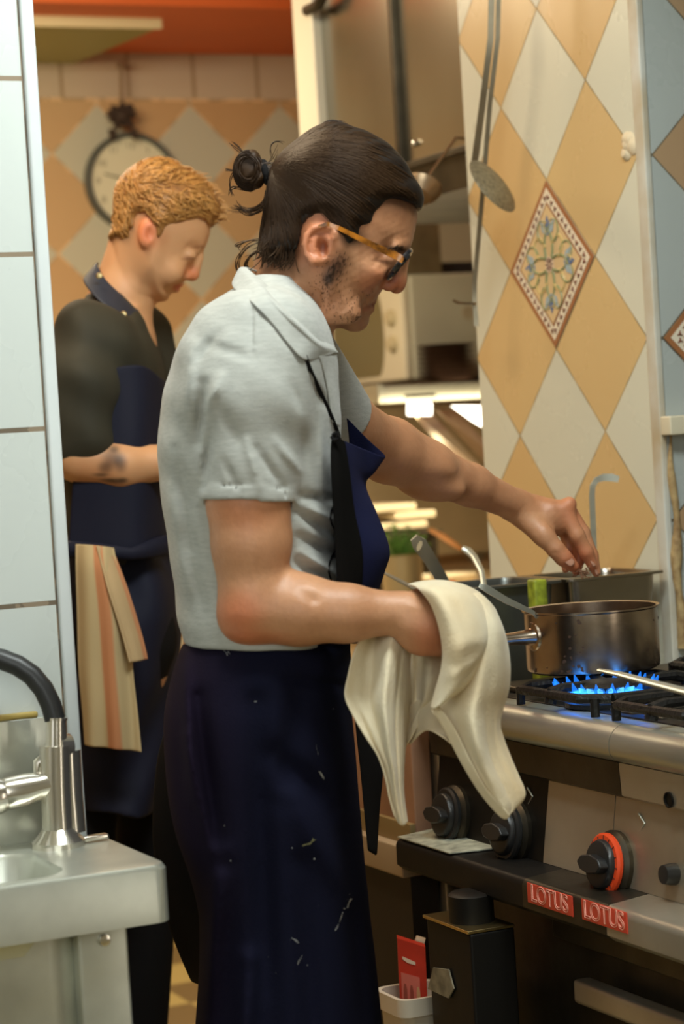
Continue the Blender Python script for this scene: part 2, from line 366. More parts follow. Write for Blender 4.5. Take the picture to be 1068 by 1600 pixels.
# ================================================================== MATERIALS
WH = (.68, .68, .56); TAN = (.66, .495, .245)
M_A = tile_mat('pillar_tiles', 1, True, 3.267, 1.5866, WH, TAN, (.23, .17, .08))
M_BACK = tile_mat('back_wall_tiles', 0, True, 2.0898, 2.1677, (.64, .61, .47), (.66, .455, .24), (.5, .34, .18), gw=.02, band=2.322, rough=.45)
EXU = .780-.0095
M_LEFT = tile_mat('white_square_tiles', 0, False, EXU, 1.0505, (.64, .68, .65), TAN, (.16, .12, .08), gw=.028, sq=.2)
M_PLASTER = mat('cream_plaster', (.68, .63, .50), .8, bump=.3)
M_ORANGE = mat('orange_paint', (.82, .17, .035), .6, noise=.12, nscale=2)
M_TRIMW = mat('white_trim', (.72, .76, .76), .35, noise=.15, nscale=5)
M_TRIMC = mat('aged_corner_trim', (.62, .62, .56), .4, noise=.3, nscale=9, ncol=(.45, .36, .22))
STEEL = mat('brushed_steel', (.60, .61, .53), .34, .8, noise=.2, nscale=5, bump=.06, bscale=40, stretch=(1, 1, 9))
STEEL_W = mat('worn_steel', (.56, .51, .41), .36, .7, noise=.45, nscale=7, ncol=(.42, .35, .25), bump=.12, bscale=70)
STEEL_S = mat('sink_steel', (.68, .69, .60), .32, .65, noise=.25, nscale=10, bump=.08, bscale=30)
CHROME = mat('chrome', (.80, .75, .66), .17, .92)
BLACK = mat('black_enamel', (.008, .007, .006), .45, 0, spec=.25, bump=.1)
IRON = mat('cast_iron', (.016, .015, .014), .42, .3, bump=.7, bscale=160)
RUB = mat('black_rubber', (.018, .018, .018), .4)
DIRT = mat('greasy_dark_steel', (.10, .085, .06), .4, .8, noise=.5, nscale=12, bump=.2)
HOODM = mat('hood_steel', (.43, .40, .32), .24, 1, noise=.3, nscale=3, ncol=(.33, .30, .24), bump=.05, bscale=12, stretch=(1, 1, .3))
RED = mat('red_plate', (.72, .07, .035), .4)
REDT = mat('pale_red_letters', (.92, .42, .30), .4)
CREAM = mat('cream_plastic', (.75, .66, .48), .4)
WOOD = mat('orange_wood', (.62, .27, .07), .5, noise=.3, nscale=20)
GREEN = mat('herb_leaf', (.16, .36, .06), .5, noise=.4, nscale=30)

# ================================================================== STRUCTURE
def struct(o): o['kind'] = 'structure'; return o
PX, PY0, PY1 = 1.896, 2.965, 3.545      # the pillar: face X, near edge, far edge
m = MB().box((-1.6, -1.2, -.06), (4.2, 6.3, 0))
fm = bpy.data.materials.new('checked_floor'); fm.use_nodes = True; nt = fm.node_tree
ck = nt.nodes.new('ShaderNodeTexChecker'); ck.inputs['Scale'].default_value = 1/.2; g = nt.nodes.new('ShaderNodeNewGeometry'); mp_ = nt.nodes.new('ShaderNodeMapping'); mp_.inputs['Location'].default_value = (0, 0, .1); nt.links.new(g.outputs['Position'], mp_.inputs[0]); nt.links.new(mp_.outputs[0], ck.inputs[0])
ck.inputs['Color1'].default_value = (.62, .50, .20, 1); ck.inputs['Color2'].default_value = (.24, .17, .08, 1); nt.links.new(ck.outputs[0], nt.nodes['Principled BSDF'].inputs['Base Color']); nt.nodes['Principled BSDF'].inputs['Roughness'].default_value = .4
struct(m.done('floor', fm))
struct(MB().box((-1.6, -1.2, 2.9), (4.2, 3.2, 2.96)).done('ceiling', mat('cream_ceiling', (.62, .56, .42), .8)))
struct(MB().box((-1.6, 3.2, 2.9), (4.2, 6.3, 2.96)).done('ceiling_rear', M_ORANGE))
struct(MB().box((1.0, 5.45, 2.455), (4.1, 6.11, 2.9)).done('trim_1', M_ORANGE))
struct(MB().box((-1.6, 6.11, 0), (4.2, 6.3, 2.9)).done('wall_back', M_BACK))
struct(MB().box((-1.6, -1.2, 0), (-1.5, 6.11, 2.9)).done('wall_left', M_PLASTER))
struct(MB().box((-1.5, -1.2, 0), (4.1, -1.1, 2.9)).done('wall_front', M_PLASTER))
struct(MB().box((4.1, -1.2, 0), (4.2, 6.11, 2.9)).done('wall_right', M_PLASTER))
# near left partition with white square tiles and its white edge strip
EX = .780
struct(MB().box((-1.5, 2.485, 0), (EX-.016, 2.60, 2.9)).done('wall_partition', M_LEFT))
struct(MB().box((EX-.0155, 2.478, 0), (EX, 2.602, 2.9), .004).done('trim_2', M_TRIMW))
# pillar between stove recess and the kitchen behind
struct(MB().box((PX, PY0+.004, 0), (4.1, PY1, 2.9)).done('wall_pillar', M_A))
pB = onY(1015, 243, PY0)
M_B = tile_mat('recess_wall_tiles', 0, True, pB.x, pB.z-.1414, (.46, .50, .48), (.46, .33, .20), (.10, .08, .05))  # darker, cooler copy of the pillar tiles: shade put into the colours
struct(MB().box((PX+.0095, PY0-.006, 0), (4.1, PY0+.003, 2.9)).done('wall_recess', M_B))
tr = MB().box((PX-.003, PY0-.007, 0), (PX+.009, PY0+.02, 2.9), .003)
struct(tr.done('trim_3', M_TRIMC))
# crumbling caulk low on the pillar corner
cm = MB()
cpts = [Vector((PX+.013+.003*math.sin(i*.33), PY0-.010, .96+.34*i/40)) for i in range(41)]
cm.tube(cpts, [(.0075+.0018*math.sin(i*.45)+random.random()*.0012)*(1-.75*(i/40)**3) for i in range(41)], 10, flat=1, up=(1, 0, 0))
struct(cm.done('trim_4', mat('yellow_caulk', (.50, .36, .17), .7, noise=.5, nscale=60, ncol=(.2, .11, .04), bump=.6)))
struct(MB().box((1.0, 6.085, 0), (3.5, 6.109, .33), .004).done('baseboard_back', mat('ochre_skirting', (.48, .36, .10), .5)))
# low wall continuing the far side: counter carcasses and splash behind the pillar
# ---- white bits of filler on the pillar
fl = MB(); c = onX(984, 226, PX)
for k in range(7): fl.lathe([(0, -.003), (.012+random.random()*.006, -.002), (.008, .006), (0, .008)], c+Vector((0, random.uniform(-.012, .012), random.uniform(-.014, .012))), (-1, .2*random.random(), .2), 10)
tag(fl.done('filler_blob', mat('filler', (.70, .60, .42), .7, bump=.4)), 'small cream blob of filler stuck on a tile joint of the pillar', 'filler')

# ---- ornamental tiles
def deco_tile(c, e1, nrm, label):
    """diamond tile: border, ornament and flowers as thin raised glaze"""
    c = Vector(c); e1 = Vector(e1); up = Vector((0, 0, 1)); nrm = Vector(nrm); H = .1414
    root = empty('ornamental_tile', c, label, 'tile')
    def P(u, v, h): return c+e1*u*H+up*v*H+nrm*h
    def diamond(r, h0, h1, name, m): MB().prism([P(r, 0, h0), P(0, r, h0), P(-r, 0, h0), P(0, -r, h0)], nrm*(h1-h0)).done(name, m, root)
    diamond(.985, 0, .0012, 'border', mat('brown_glaze', (.36, .15, .06), .3)); diamond(.90, .0012, .0018, 'white_band', mat('white_glaze', (.78, .70, .55), .3))
    diamond(.735, .0018, .0023, 'inner_line', mat('brown_glaze_line', (.30, .13, .06), .3)); diamond(.70, .0023, .0028, 'field', mat('tan_glaze', (.68, .50, .27), .3))
    br = MB(); 
    for sx, sy in ((1, 1), (1, -1), (-1, 1), (-1, -1)):
        for k in range(11):
            t = (k+.5)/11; u, v = sx*.82*t, sy*.82*(1-t); a = random.uniform(0, 3)
            for j in (0, 2.1, 4.2): br.tube([P(u, v, .0022), P(u+.038*math.cos(a+j), v+.038*math.sin(a+j), .0022)], [.0022, .0008], 5)
    br.done('leaf_marks', mat('brown_marks', (.20, .07, .04), .4), root)
    def curl(mb, u, v, a, s, turn, r):
        pts = []
        for k in range(14): pts.append(P(u, v, .0031)); a += turn; u += s*math.cos(a); v += s*math.sin(a); s *= .95
        mb.tube(pts, [r*(1-.6*k/13) for k in range(14)], 5)
    gm = MB(); og = MB(); PB = mat('pale_blue_glaze', (.34, .44, .50), .3); DB = mat('deep_blue_glaze', (.10, .17, .34), .3)
    for q in range(4):
        a = q*math.pi/2
        for s in (1, -1):
            curl(gm, .10*math.cos(a+.7*s), .10*math.sin(a+.7*s), a+.5*s, .055, -.16*s, .0026)
            curl(gm, .30*math.cos(a+.5*s), .30*math.sin(a+.5*s), a+1.3*s, .045, -.27*s, .0022)
            curl(og, .22*math.cos(a+.35*s), .22*math.sin(a+.35*s), a+.2*s, .042, .24*s, .0024)
        u, v = .34*math.cos(a), .34*math.sin(a)
        for j, d in enumerate((-.75, 0, .75)):
            b = a+d; MB().prism([P(u, v, .0033), P(u+.13*math.cos(b-.45), v+.13*math.sin(b-.45), .0033), P(u+.24*math.cos(b), v+.24*math.sin(b), .0033), P(u+.13*math.cos(b+.45), v+.13*math.sin(b+.45), .0033)], nrm*.0006).done('petal' if j != 1 else 'bud', DB if j == 1 else PB, root)
        curl(og, .50*math.cos(a), .50*math.sin(a), a+1.2, .035, .5, .002)
    gm.done('vines', mat('green_glaze', (.26, .30, .15), .3), root); og.done('scrolls', mat('ochre_glaze', (.62, .48, .20), .3), root)
    st = MB()
    for k in range(8): a = k*math.pi/4; st.tube([P(.02*math.cos(a), .02*math.sin(a), .0036), P(.075*math.cos(a), .075*math.sin(a), .0036)], [.0008, .0017], 5)
    MB().prism([P(.16*math.cos(a)*(1 if k % 2 == 0 else .55), .16*math.sin(a)*(1 if k % 2 == 0 else .55), .0029) for k, a in enumerate([i*math.pi/4+math.pi/4 for i in range(8)])], nrm*.0006).done('star_ground', mat('pink_white_glaze', (.75, .58, .42), .3), root)
    st.done('centre_star', mat('dark_marks', (.14, .05, .04), .4), root)
deco_tile((PX-.0005, 3.267, 1.5866), (0, -1, 0), (-1, 0, 0), 'diamond tile painted with blue flowers and scrolls, whole, on the pillar face')
deco_tile((pB.x+.1414, PY0-.0065, pB.z-.2828), (1, 0, 0), (0, -1, 0), 'diamond flower tile cut by the right picture edge, on the bluish recess wall')

# ================================================================== SINK, TAP
sk = empty('hand_sink', (.5, 2.36, 0), 'stainless steel hand sink on square legs in front of the white tiled partition', 'sink')
SZ = .882; x1 = .792; y0 = 2.235; y1 = 2.476; bx1 = .690; x0 = -.05
b = MB(); n = 10
def rr(xa, xb, ya, yb, r, z, n=6):
    return [Vector((cx+r*math.cos(a), cy+r*math.sin(a), z)) for cx, cy, a0 in ((xb-r, yb-r, 0), (xa+r, yb-r, 1), (xa+r, ya+r, 2), (xb-r, ya+r, 3)) for a in [(a0+k/n)*math.pi/2 for k in range(n+1)]]
def loop(mb, loops, close_last=True):
    R_ = [[mb.bm.verts.new(p) for p in l] for l in loops]; n = len(R_[0])
    fs = [mb.bm.faces.new((A[k], A[(k+1) % n], B[(k+1) % n], B[k])) for A, B in zip(R_, R_[1:]) for k in range(n)]
    if close_last: fs.append(mb.bm.faces.new(R_[-1]))
    mb.mark(fs)
ro = .018
loop(b, [rr(x0, x1, y0, y1, ro, SZ-.062), rr(x0, x1, y0, y1, ro, SZ-.006), rr(x0+.003, x1-.003, y0+.003, y1-.003, ro, SZ-.001), rr(x0+.008, x1-.008, y0+.008, y1-.008, ro, SZ),
         rr(x0+.035, bx1, y0+.018, y1-.060, .04, SZ), rr(x0+.040, bx1-.005, y0+.022, y1-.064, .04, SZ-.006), rr(x0+.05, bx1-.02, y0+.035, y1-.075, .04, SZ-.13), rr(x0+.08, bx1-.05, y0+.06, y1-.10, .02, SZ-.14)])
b.done('basin_top', STEEL_S, sk)
b = MB(); loop(b, [rr(x0+.03, bx1+.02, y0+.03, y1-.06, .05, SZ-.055), rr(x0+.03, bx1+.02, y0+.03, y1-.06, .05, .46), rr(x0+.06, bx1-.01, y0+.05, y1-.08, .04, .45)]); b.done('bowl_skirt', STEEL_S, sk)
for lx, ly in ((x1-.10, y0+.02), (x1-.10, y1-.06), (x0+.03, y0+.02), (x0+.03, y1-.06)):
    l = MB().box((lx, ly, .02), (lx+.055, ly+.045, SZ-.06), .004); l.lathe([(.02, 0), (.02, .02), (.012, .022)], (lx+.027, ly+.022, 0)); l.done('leg', STEEL_S, sk)
MB().lathe([(0, -.002), (.006, -.001), (.006, .002), (0, .003)], (x1-.072, y0+.017, SZ-.075), (0, -1, 0), 12).done('bolt', CHROME, sk)
MB().box((-.6, y1-.0, SZ-.04), (bx1+.05, y1+.007, SZ+.14), .002).done('splash_back', STEEL_S, sk)
MB().box((-.6, y1-.001, SZ+.14), (bx1+.04, y1+.008, SZ+.147), .003).done('sealant', mat('ochre_sealant', (.45, .32, .08), .6), sk)
fa = empty('mixer_tap', onZ(102, 1322, SZ), 'chrome mixer tap with black hose spout standing on the hand sink', 'tap')
T = Vector(onZ(92, 1322, SZ)); T.y = min(T.y, 2.44); D_T = (T.x*CAMROT[2][0]+T.y*CAMROT[2][1]+(T.z-1.32)*CAMROT[2][2])
def TP(px, py, d=0): return W(px, py, D_T+d)
MB().lathe([(.030, 0), (.030, .006), (.024, .012), (.0175, .02)], T).tube([T+Vector((0, 0, .01)), TP(87, 1230), TP(86, 1165)], .0175, 20).done('column', CHROME, fa)
MB().tube([TP(111, 1300, .012), TP(106, 1240, .012), TP(103, 1172, .012)], .0165, 18).tube([TP(84, 1168), TP(103, 1168, .012)], .017, 18).done('spray_holder', CHROME, fa)
cl = MB().tube([TP(88, 1170), TP(88, 1122)], [.0125, .0115], 18); cl.tube([TP(88, 1125), TP(88, 1121)], .0125, 18); cl.done('hose_collar', CHROME, fa)
MB().tube([TP(*p) for p in ((86, 1124), (80, 1102), (68, 1077), (50, 1055), (28, 1040), (2, 1030), (-30, 1024), (-75, 1030), (-110, 1055), (-130, 1100))], .0118, 18).done('hose', RUB, fa)
MB().tube([TP(88, 1222), TP(62, 1228, -.005), TP(40, 1234, -.01), TP(10, 1240, -.015)], [.016, .0155, .019, .019], 20).tube([TP(12, 1240, -.015), TP(-2, 1243, -.018), TP(-60, 1255, -.03)], [.017, .021, .021], 20).done('lever_body', CHROME, fa)
MB().tube([TP(72, 1185), TP(62, 1192), TP(60, 1215)], [.008, .008, .006], 10).done('lever', CHROME, fa)
MB().box(tuple(TP(118, 1318)+Vector((0, .0, 0))), tuple(TP(118, 1318)+Vector((.04, .012, .006))), .002).done('tap_rest', CHROME, fa)

# ================================================================== RANGE
FX = 1.390
sv = empty('gas_range', (1.6, 2.3, 0), 'stainless steel gas range with open burners, black knobs and red badges', 'range')
YL, YR = 2.838, 1.60                        # far (left) end, near (right) end
def prof(name, pts, ya, yb, m, bev=0):
    mb = MB(); mb.prism([(x, ya, z) for x, z in pts], (0, yb-ya, 0)); return mb.done(name, m, sv, bev=bev)
def arc(cx, cz, r, a0, a1, n=7): return [(cx+r*math.cos(math.radians(a0+(a1-a0)*k/n)), cz+r*math.sin(math.radians(a0+(a1-a0)*k/n))) for k in range(n+1)]
SEAM = 2.325
lip = [(1.86, .951), (1.415, .951)]+arc(1.415, .929, .025, 90, 180)+arc(1.408, .926, .018, 180, 250)[0:]+[(1.43, .905), (1.43, .93), (1.86, .93)]
prof('front_lip', lip, YR, SEAM-.0008, STEEL); prof('front_lip', lip, SEAM+.0008, YL, STEEL)
face = [(1.402, .908), (1.404, .868), (1.41, .864), (1.44, .864), (1.44, .908)]
prof('upper_fascia', face, YR, SEAM-.0008, STEEL_W); prof('upper_fascia', face, SEAM+.0008, YL-.003, DIRT)
pan = [(1.418, .864), (1.402, .757), (1.44, .757), (1.44, .864)]
prof('control_panel', pan, YR, SEAM+.035, STEEL_W)
prof('control_panel', pan, SEAM+.037, SEAM+.20, STEEL_W)
prof('control_panel', pan, SEAM+.20, YL-.003, BLACK)  # black instead of steel: dark apron reflection put into the colour
rail = [(1.44, .760), (1.352, .752)]+arc(1.352, .742, .010, 90, 180)+[(1.342, .716), (1.352, .708), (1.44, .708)]
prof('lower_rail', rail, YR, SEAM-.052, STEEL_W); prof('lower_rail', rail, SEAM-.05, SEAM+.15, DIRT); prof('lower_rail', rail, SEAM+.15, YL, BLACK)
MB().prism([(1.345, YL, .7535), (1.41, YL, .7585), (1.41, YL-.20, .7585), (1.345, YL-.16, .7535)], (0, 0, .0015)).done('pale_edge', mat('pale_edge_steel', (.55, .56, .44), .5, noise=.6, nscale=60), sv)  # pale plate on top of the rail at its far end
MB().box((1.44, YR, .10), (1.88, YL-.03, .90), .004).done('carcass', BLACK, sv)
MB().box((1.42, YR, .20), (1.445, YL-.05, .70), .006).done('oven_door', DIRT, sv)
MB().box((1.40, YR, .664), (1.43, YL-.33, .704), .003).done('oven_rail', DIRT, sv)
MB().box((1.375, YR, .600), (1.40, 2.42, .630), .006).done('door_handle', STEEL_W, sv)
for yy in (YR+.05, 2.6): 
    for xx in (1.50, 1.82): MB().lathe([(.025, 0), (.025, .01), (.018, .012), (.018, .10)], (xx, yy, 0), n=16).done('foot', BLACK, sv)
for k in range(3): MB().box((1.395, 2.17+.022*k, .690), (1.402, 2.178+.022*k, .714), .001).done('door_clip', STEEL_W, sv)
# hob deck recess, grates, burners
MB().box((1.455, YR, .945), (1.86, 2.80, .953), .002).done('hob_tray', BLACK, sv)
BC = Vector(onZ(947, 1078, .972)); print('BC', BC)
def burner(cx, cy, lit=False):
    z = .953; k = MB().lathe([(.055, 0), (.055, .006), (.036, .010), (.036, .020), (.040, .021), (.042, .026), (.034, .031), (0, .032)], (cx, cy, z), n=28).done('burner', IRON, sv)
    return k
bur = burner(BC.x, BC.y); burner(BC.x+.005, BC.y-.36); burner(BC.x+.22, BC.y-.36)
def grate(xa, xb, ya, yb):
    g = MB(); z = .982; r = .0065; cx, cy = (xa+xb)/2, (ya+yb)/2
    c = [Vector((x, y, z-.007)) for x, y in [(xa+.03, ya), (xb-.03, ya), (xb, ya+.03), (xb, yb-.03), (xb-.03, yb), (xa+.03, yb), (xa, yb-.03), (xa, ya+.03), (xa+.03, ya)]]
    g.tube(c, r, 8)
    for ex, ey in ((xa, cy), (xb, cy), (cx, ya), (cx, yb)):
        d = Vector((cx-ex, cy-ey, 0)); L = d.length-.035; d.normalize(); p = Vector((ex, ey, z-.007))
        g.tube([p-Vector((0, 0, .012)), p+Vector((0, 0, .002))+d*.004, p+d*.02+Vector((0, 0, .006)), p+d*L*.7+Vector((0, 0, .006)), p+d*L+Vector((0, 0, .003))], [.008, .009, .007, .006, .005], 8)
    for ex, ey in ((xa+.01, ya+.01), (xb-.01, ya+.01), (xb-.01, yb-.01), (xa+.01, yb-.01)): g.tube([(ex, ey, z-.006), (ex, ey, .953)], .006, 8)
    return g.done('grate', IRON, sv)
grate(BC.x-.085, BC.x+.125, BC.y-.105, BC.y+.105); grate(BC.x-.085, BC.x+.125, BC.y-.345, BC.y-.135); grate(1.70, 1.85, 2.475, 2.685); grate(1.70, 1.85, 2.11, 2.32)
sp = MB().box((1.47, 2.40, .953), (1.68, 2.45, .956), .001).box((1.47, 2.33, .953), (1.68, 2.37, .955), .001); sp.done('hob_plate', STEEL_W, sv)
MB().box((1.48, 2.70, .953), (1.86, 2.785, .962), .004).done('side_plate', DIRT, sv)
MB().tube([(1.70, 2.40, 1.0), (1.83, 2.40, 1.0)], .006, 8).tube([(1.83, 2.46, .99), (1.83, 2.2, 1.0)], .008, 8).done('grate_back_bar', IRON, sv)
# blue flame ring
FLM = bpy.data.materials.new('blue_flame'); FLM.use_nodes = True; nt = FLM.node_tree; nt.nodes.clear()
o_ = nt.nodes.new('ShaderNodeOutputMaterial'); ad = nt.nodes.new('ShaderNodeAddShader'); tr_ = nt.nodes.new('ShaderNodeBsdfTransparent'); em = nt.nodes.new('ShaderNodeEmission')
tr_.inputs[0].default_value = (.7, .85, 1, 1); em.inputs[0].default_value = (.02, .24, .95, 1); em.inputs[1].default_value = .5; nt.links.new(tr_.outputs[0], ad.inputs[0]); nt.links.new(em.outputs[0], ad.inputs[1]); nt.links.new(ad.outputs[0], o_.inputs[0])
FL2 = FLM.copy(); FL2.name = 'pale_flame'; FL2.node_tree.nodes['Emission'].inputs[0].default_value = (.15, .5, 1, 1); FL2.node_tree.nodes['Emission'].inputs[1].default_value = .9
fl = MB(); f2 = MB()
for k in range(22):
    a = 2*math.pi*k/22; d = Vector((math.cos(a), math.sin(a), 0)); L = .020+random.random()*.014
    p = Vector((BC.x, BC.y, .974))+d*.040; fl.tube([p, p+d*L*.4+Vector((0, 0, -.002)), p+d*L*.8+Vector((0, 0, .001)), p+d*L+Vector((0, 0, .014))], [.0055, .0072, .005, .0008], 8)
    f2.tube([p, p+d*L*.3+Vector((0, 0, .002)), p+d*L*.5+Vector((0, 0, .006))], [.003, .0035, .0008], 6)
ff = fl.done('gas_flame', FLM, None); tag(ff, 'blue gas flame burning under the saucepan', 'flame'); f2.done('flame_core', FL2, ff)
# knobs
def panX(z): return 1.402+.016*(z-.757)/.107
def knob(px, py, ring, label=None):
    p = onX(px, py, 1.400); nrm = Vector((-1, 0, .15)).normalized(); p.x = panX(p.z)
    kb = MB().lathe([(.042, -.002), (.042, .006), (.038, .010), (.0355, .012)], p, nrm, 36).done('knob_bezel', DIRT, sv)
    if ring: MB().lathe([(.0365, .011), (.0385, .013), (.0385, .017), (.0355, .0195), (.029, .0195), (.028, .012)], p, nrm, 40).done('knob_ring', mat('orange_red_ring', (.85, .075, .015), .4), kb)
    else: MB().lathe([(.0365, .011), (.0385, .013), (.0385, .017), (.0355, .0195), (.029, .0195), (.028, .012)], p, nrm, 40).done('knob_ring', RUB, kb)
    kk = MB().lathe([(.0305, .012), (.0305, .022), (.0285, .026), (.027, .027), (0, .028)], p, nrm, 32)
    e2 = Vector((0, 1, 0)); e3 = nrm.cross(e2)
    for s in (1,): kk.prism([p+nrm*.025+e2*.028*math.cos(a)+e3*(.012*math.sin(a)) for a in [i*math.pi/4 for i in range(8)]], nrm*.014)
    kk.done('knob_grip', RUB, kb, bev=.002)
    if ring:
        tk = MB()
        for i in range(16): a = i*math.pi/8; v = e2*math.cos(a)+e3*math.sin(a); tk.tube([p+nrm*.0198+v*.031, p+nrm*.0198+v*(.034 if i % 2 else .0355)], .0006, 5)
        tk.done('scale_marks', RUB, kb)
knob(955, 1352, True); knob(800, 1302, False); knob(706, 1275, False)
p = onX(1046, 1367, 1.40); p.x = panX(p.z); MB().lathe([(.013, -.002), (.013, .006), (.011, .016), (0, .017)], p, (-1, 0, .1), 20).done('ignition_button', RUB, sv)
p = onX(1044, 1250, 1.402); MB().lathe([(.0095, -.001), (.0095, .0012), (.008, .0015), (.0075, -.0005), (0, -.0004)], p+Vector((.0, 0, 0)), (-1, 0, 0), 20).done('igniter_hole', BLACK, sv)
for px, py in ((998, 1287), (824, 1245)):
    p = onX(px, py, 1.41); p.x = panX(p.z)-.0004; MB().tube([p+Vector((0, .006, .011)), p+Vector((0, -.007, .001)), p+Vector((0, .004, -.010))], .0014, 6).done('embossed_mark', STEEL, sv)
# badges
for px, py, lab in ((859, 1405, 'a'), (944, 1431, 'b')):
    p = onX(px, py, 1.3418); hw = abs(onX(px-35, py-8, 1.3418).y-onX(px+35, py+8, 1.3418).y)/2; print('hw', hw); bp = MB().box((p.x-.0012, p.y-hw, p.z-.0125), (p.x+.0004, p.y+hw, p.z+.0125), .0004).done('badge', RED, sv)
    text_mesh('badge_lettering', 'LOTUS', .030, REDT, bp, (p.x-.0014, p.y, p.z), (0, -1, 0), (0, 0, 1), outline=.00055)

# unseen hood added over the range to shade the recess wall
oh = MB().box((1.50, 1.0, 2.32), (3.0, 2.93, 2.88), .01); tag(oh.done('added_shade_hood', STEEL), 'unseen steel hood added above the gas range to shade the recess', 'extractor hood')
# ================================================================== POT, PANS, TOOLS
POTM = mat('used_steel_pan', (.60, .50, .40), .26, 1, noise=.45, nscale=16, ncol=(.36, .27, .19), bump=.12, bscale=50)
nt = POTM.node_tree
pc = Vector(onZ(927, 1045, .985)); R0 = .0905
pot = empty('saucepan', pc, 'used stainless steel saucepan standing on the lit burner', 'saucepan')
MB().lathe([(0, 0), (R0-.006, 0), (R0-.001, .003), (R0, .008), (R0, .081), (R0+.003, .083), (R0+.003, .085), (R0-.002, .084), (R0-.002, .006), (0, .004)], pc, n=64).done('body', POTM, pot)
hd = (W(790, 996, 3.0)-pc); hd.z = 0; hd.normalize(); hz = pc+Vector((0, 0, .052))
MB().tube([hz+hd*(R0-.001), hz+hd*(R0+.012), hz+hd*(R0+.03), hz+hd*(R0+.07), hz+hd*(R0+.13), hz+hd*(R0+.15)], [.017, .0135, .0115, .010, .0125, .009], 16, flat=.75).lathe([(.021, 0), (.019, .003), (.012, .005)], hz+hd*(R0-.002), hd, 20).done('handle', POTM, pot)
BSP = mat('burnt_spots', (.06, .03, .015), .6)
for k in range(38):
    a = math.radians(random.choice([random.gauss(222, 9), random.uniform(170, 350)])); z = random.choice([random.uniform(.005, .015), random.uniform(.02, .075)]); r = R0+.0002
    sm = MB(); p = pc+Vector((math.cos(a)*r, math.sin(a)*r, z)); nn = Vector((math.cos(a), math.sin(a), 0)); s = random.uniform(.0008, .0026)
    e = Vector((-nn.y, nn.x, 0)); sm.prism([p+(e*math.cos(t)*s*random.uniform(.7, 1.6)+Vector((0, 0, 1))*math.sin(t)*s*random.uniform(.6, 1.5)) for t in [i*math.pi/3.5 for i in range(7)]], nn*.0004); sm.done('burnt_spot', BSP, pot)
tag(MB().lathe([(0, 0), (R0-.0035, 0), (R0-.0035, .003), (0, .004)], pc+Vector((0, 0, .02)), n=40).done('sauce', mat('dark_sauce', (.12, .05, .02), .2)), 'dark sauce lying inside the saucepan', 'sauce')
def flatbar(mb, pts, wds, th, up):
    """strip of metal following pts, width wds, normal roughly up"""
    pts = [Vector(p) for p in pts]; up = Vector(up); R_ = []
    for i, p in enumerate(pts):
        t = (pts[min(i+1, len(pts)-1)]-pts[max(i-1, 0)]).normalized(); s = t.cross(up).normalized(); nn = s.cross(t)
        w_ = wds[i]/2; R_.append([mb.bm.verts.new(p+s*w_*a+nn*th/2*b) for a, b in ((1, 1), (-1, 1), (-1, -1), (1, -1))])
    fs = [mb.bm.faces.new((A[k], A[(k+1) % 4], B[(k+1) % 4], B[k])) for A, B in zip(R_, R_[1:]) for k in range(4)]+[mb.bm.faces.new(R_[0][::-1]), mb.bm.faces.new(R_[-1])]
    mb.mark(fs); return mb
vn = -Vector(f_)
t = MB(); flatbar(t, [W(748, 915, 2.95), W(760, 920, 2.95), W(790, 938, 2.97), W(832, 957, 3.0), W(856, 985, 3.02)], [.006, .011, .010, .006, .005], .0015, vn+Vector((0, 0, .5)))
tag(t.done('table_spoon', STEEL), 'steel spoon leaning in the saucepan, its flat handle over the pan edge to the left', 'spoon')
t = MB(); t.tube([W(935, 1047, 2.62), W(965, 1053, 2.60), W(1010, 1065, 2.57), W(1068, 1080, 2.53), W(1120, 1092, 2.49)], [.004, .007, .008, .009, .009], 12, flat=.45)
t.tube([W(1120, 1092, 2.49), W(1150, 1098, 2.47)], [.012, .018], 12, flat=.4)
tag(t.done('serving_spoon', STEEL), 'long steel spoon handle reaching over the right hob beside the flame', 'spoon')
# gastronorm pans
PM = mat('pan_steel', (.50, .47, .42), .25, 1, noise=.3, nscale=9, ncol=(.32, .29, .24), bump=.05)
def gpan(xa, ya, wx, wy, zt, label, m, hh=.155):
    t = empty('steel_container', (xa+wx/2, ya+wy/2, zt-hh), label, 'food container', 'deep containers at the back of the hob')
    b = MB(); z = zt
    loop(b, [rr(xa, xa+wx, ya, ya+wy, .012, z-.004), rr(xa, xa+wx, ya, ya+wy, .012, z), rr(xa+.012, xa+wx-.012, ya+.012, ya+wy-.012, .016, z), rr(xa+.014, xa+wx-.014, ya+.014, ya+wy-.014, .018, z-.006),
             rr(xa+.022, xa+wx-.022, ya+.022, ya+wy-.022, .02, z-hh+.005)])
    loop(b, [rr(xa, xa+wx, ya, ya+wy, .012, z-.004), rr(xa+.010, xa+wx-.010, ya+.010, ya+wy-.010, .016, z-.006), rr(xa+.019, xa+wx-.019, ya+.019, ya+wy-.019, .02, z-hh)])
    b.done('pan_body', m, t); return t
SB = .93
tag(MB().box((1.42, 2.845, 0), (PX-.01, 3.6, .928), .004).done('side_counter', STEEL_W), 'steel counter at the left end of the range carrying the deep containers', 'counter')
PMD = mat('grey_pan_steel', (.17, .18, .17), .38, .85, noise=.3, nscale=9)
A1 = onZ(705, 915, 1.085); A2 = onZ(852, 895, 1.085)
gpan(A1.x-.03, 2.945, .176, .162, 1.085, 'left deep steel container with a slotted handle standing in it', PMD)
gpan(1.705, 2.945, .176, .162, 1.085, 'right deep steel container with a ladle standing in it, by the pillar corner', PM)
t = MB(); q = W(838, 905, 3.33); t.box((q.x-.011, q.y-.012, .932), (q.x+.011, q.y+.012, q.z), .004); tag(t.done('green_holder', mat('green_plastic', (.34, .40, .03), .45, noise=.7, nscale=60)), 'yellow-green narrow holder wedged between the two deep containers', 'container')
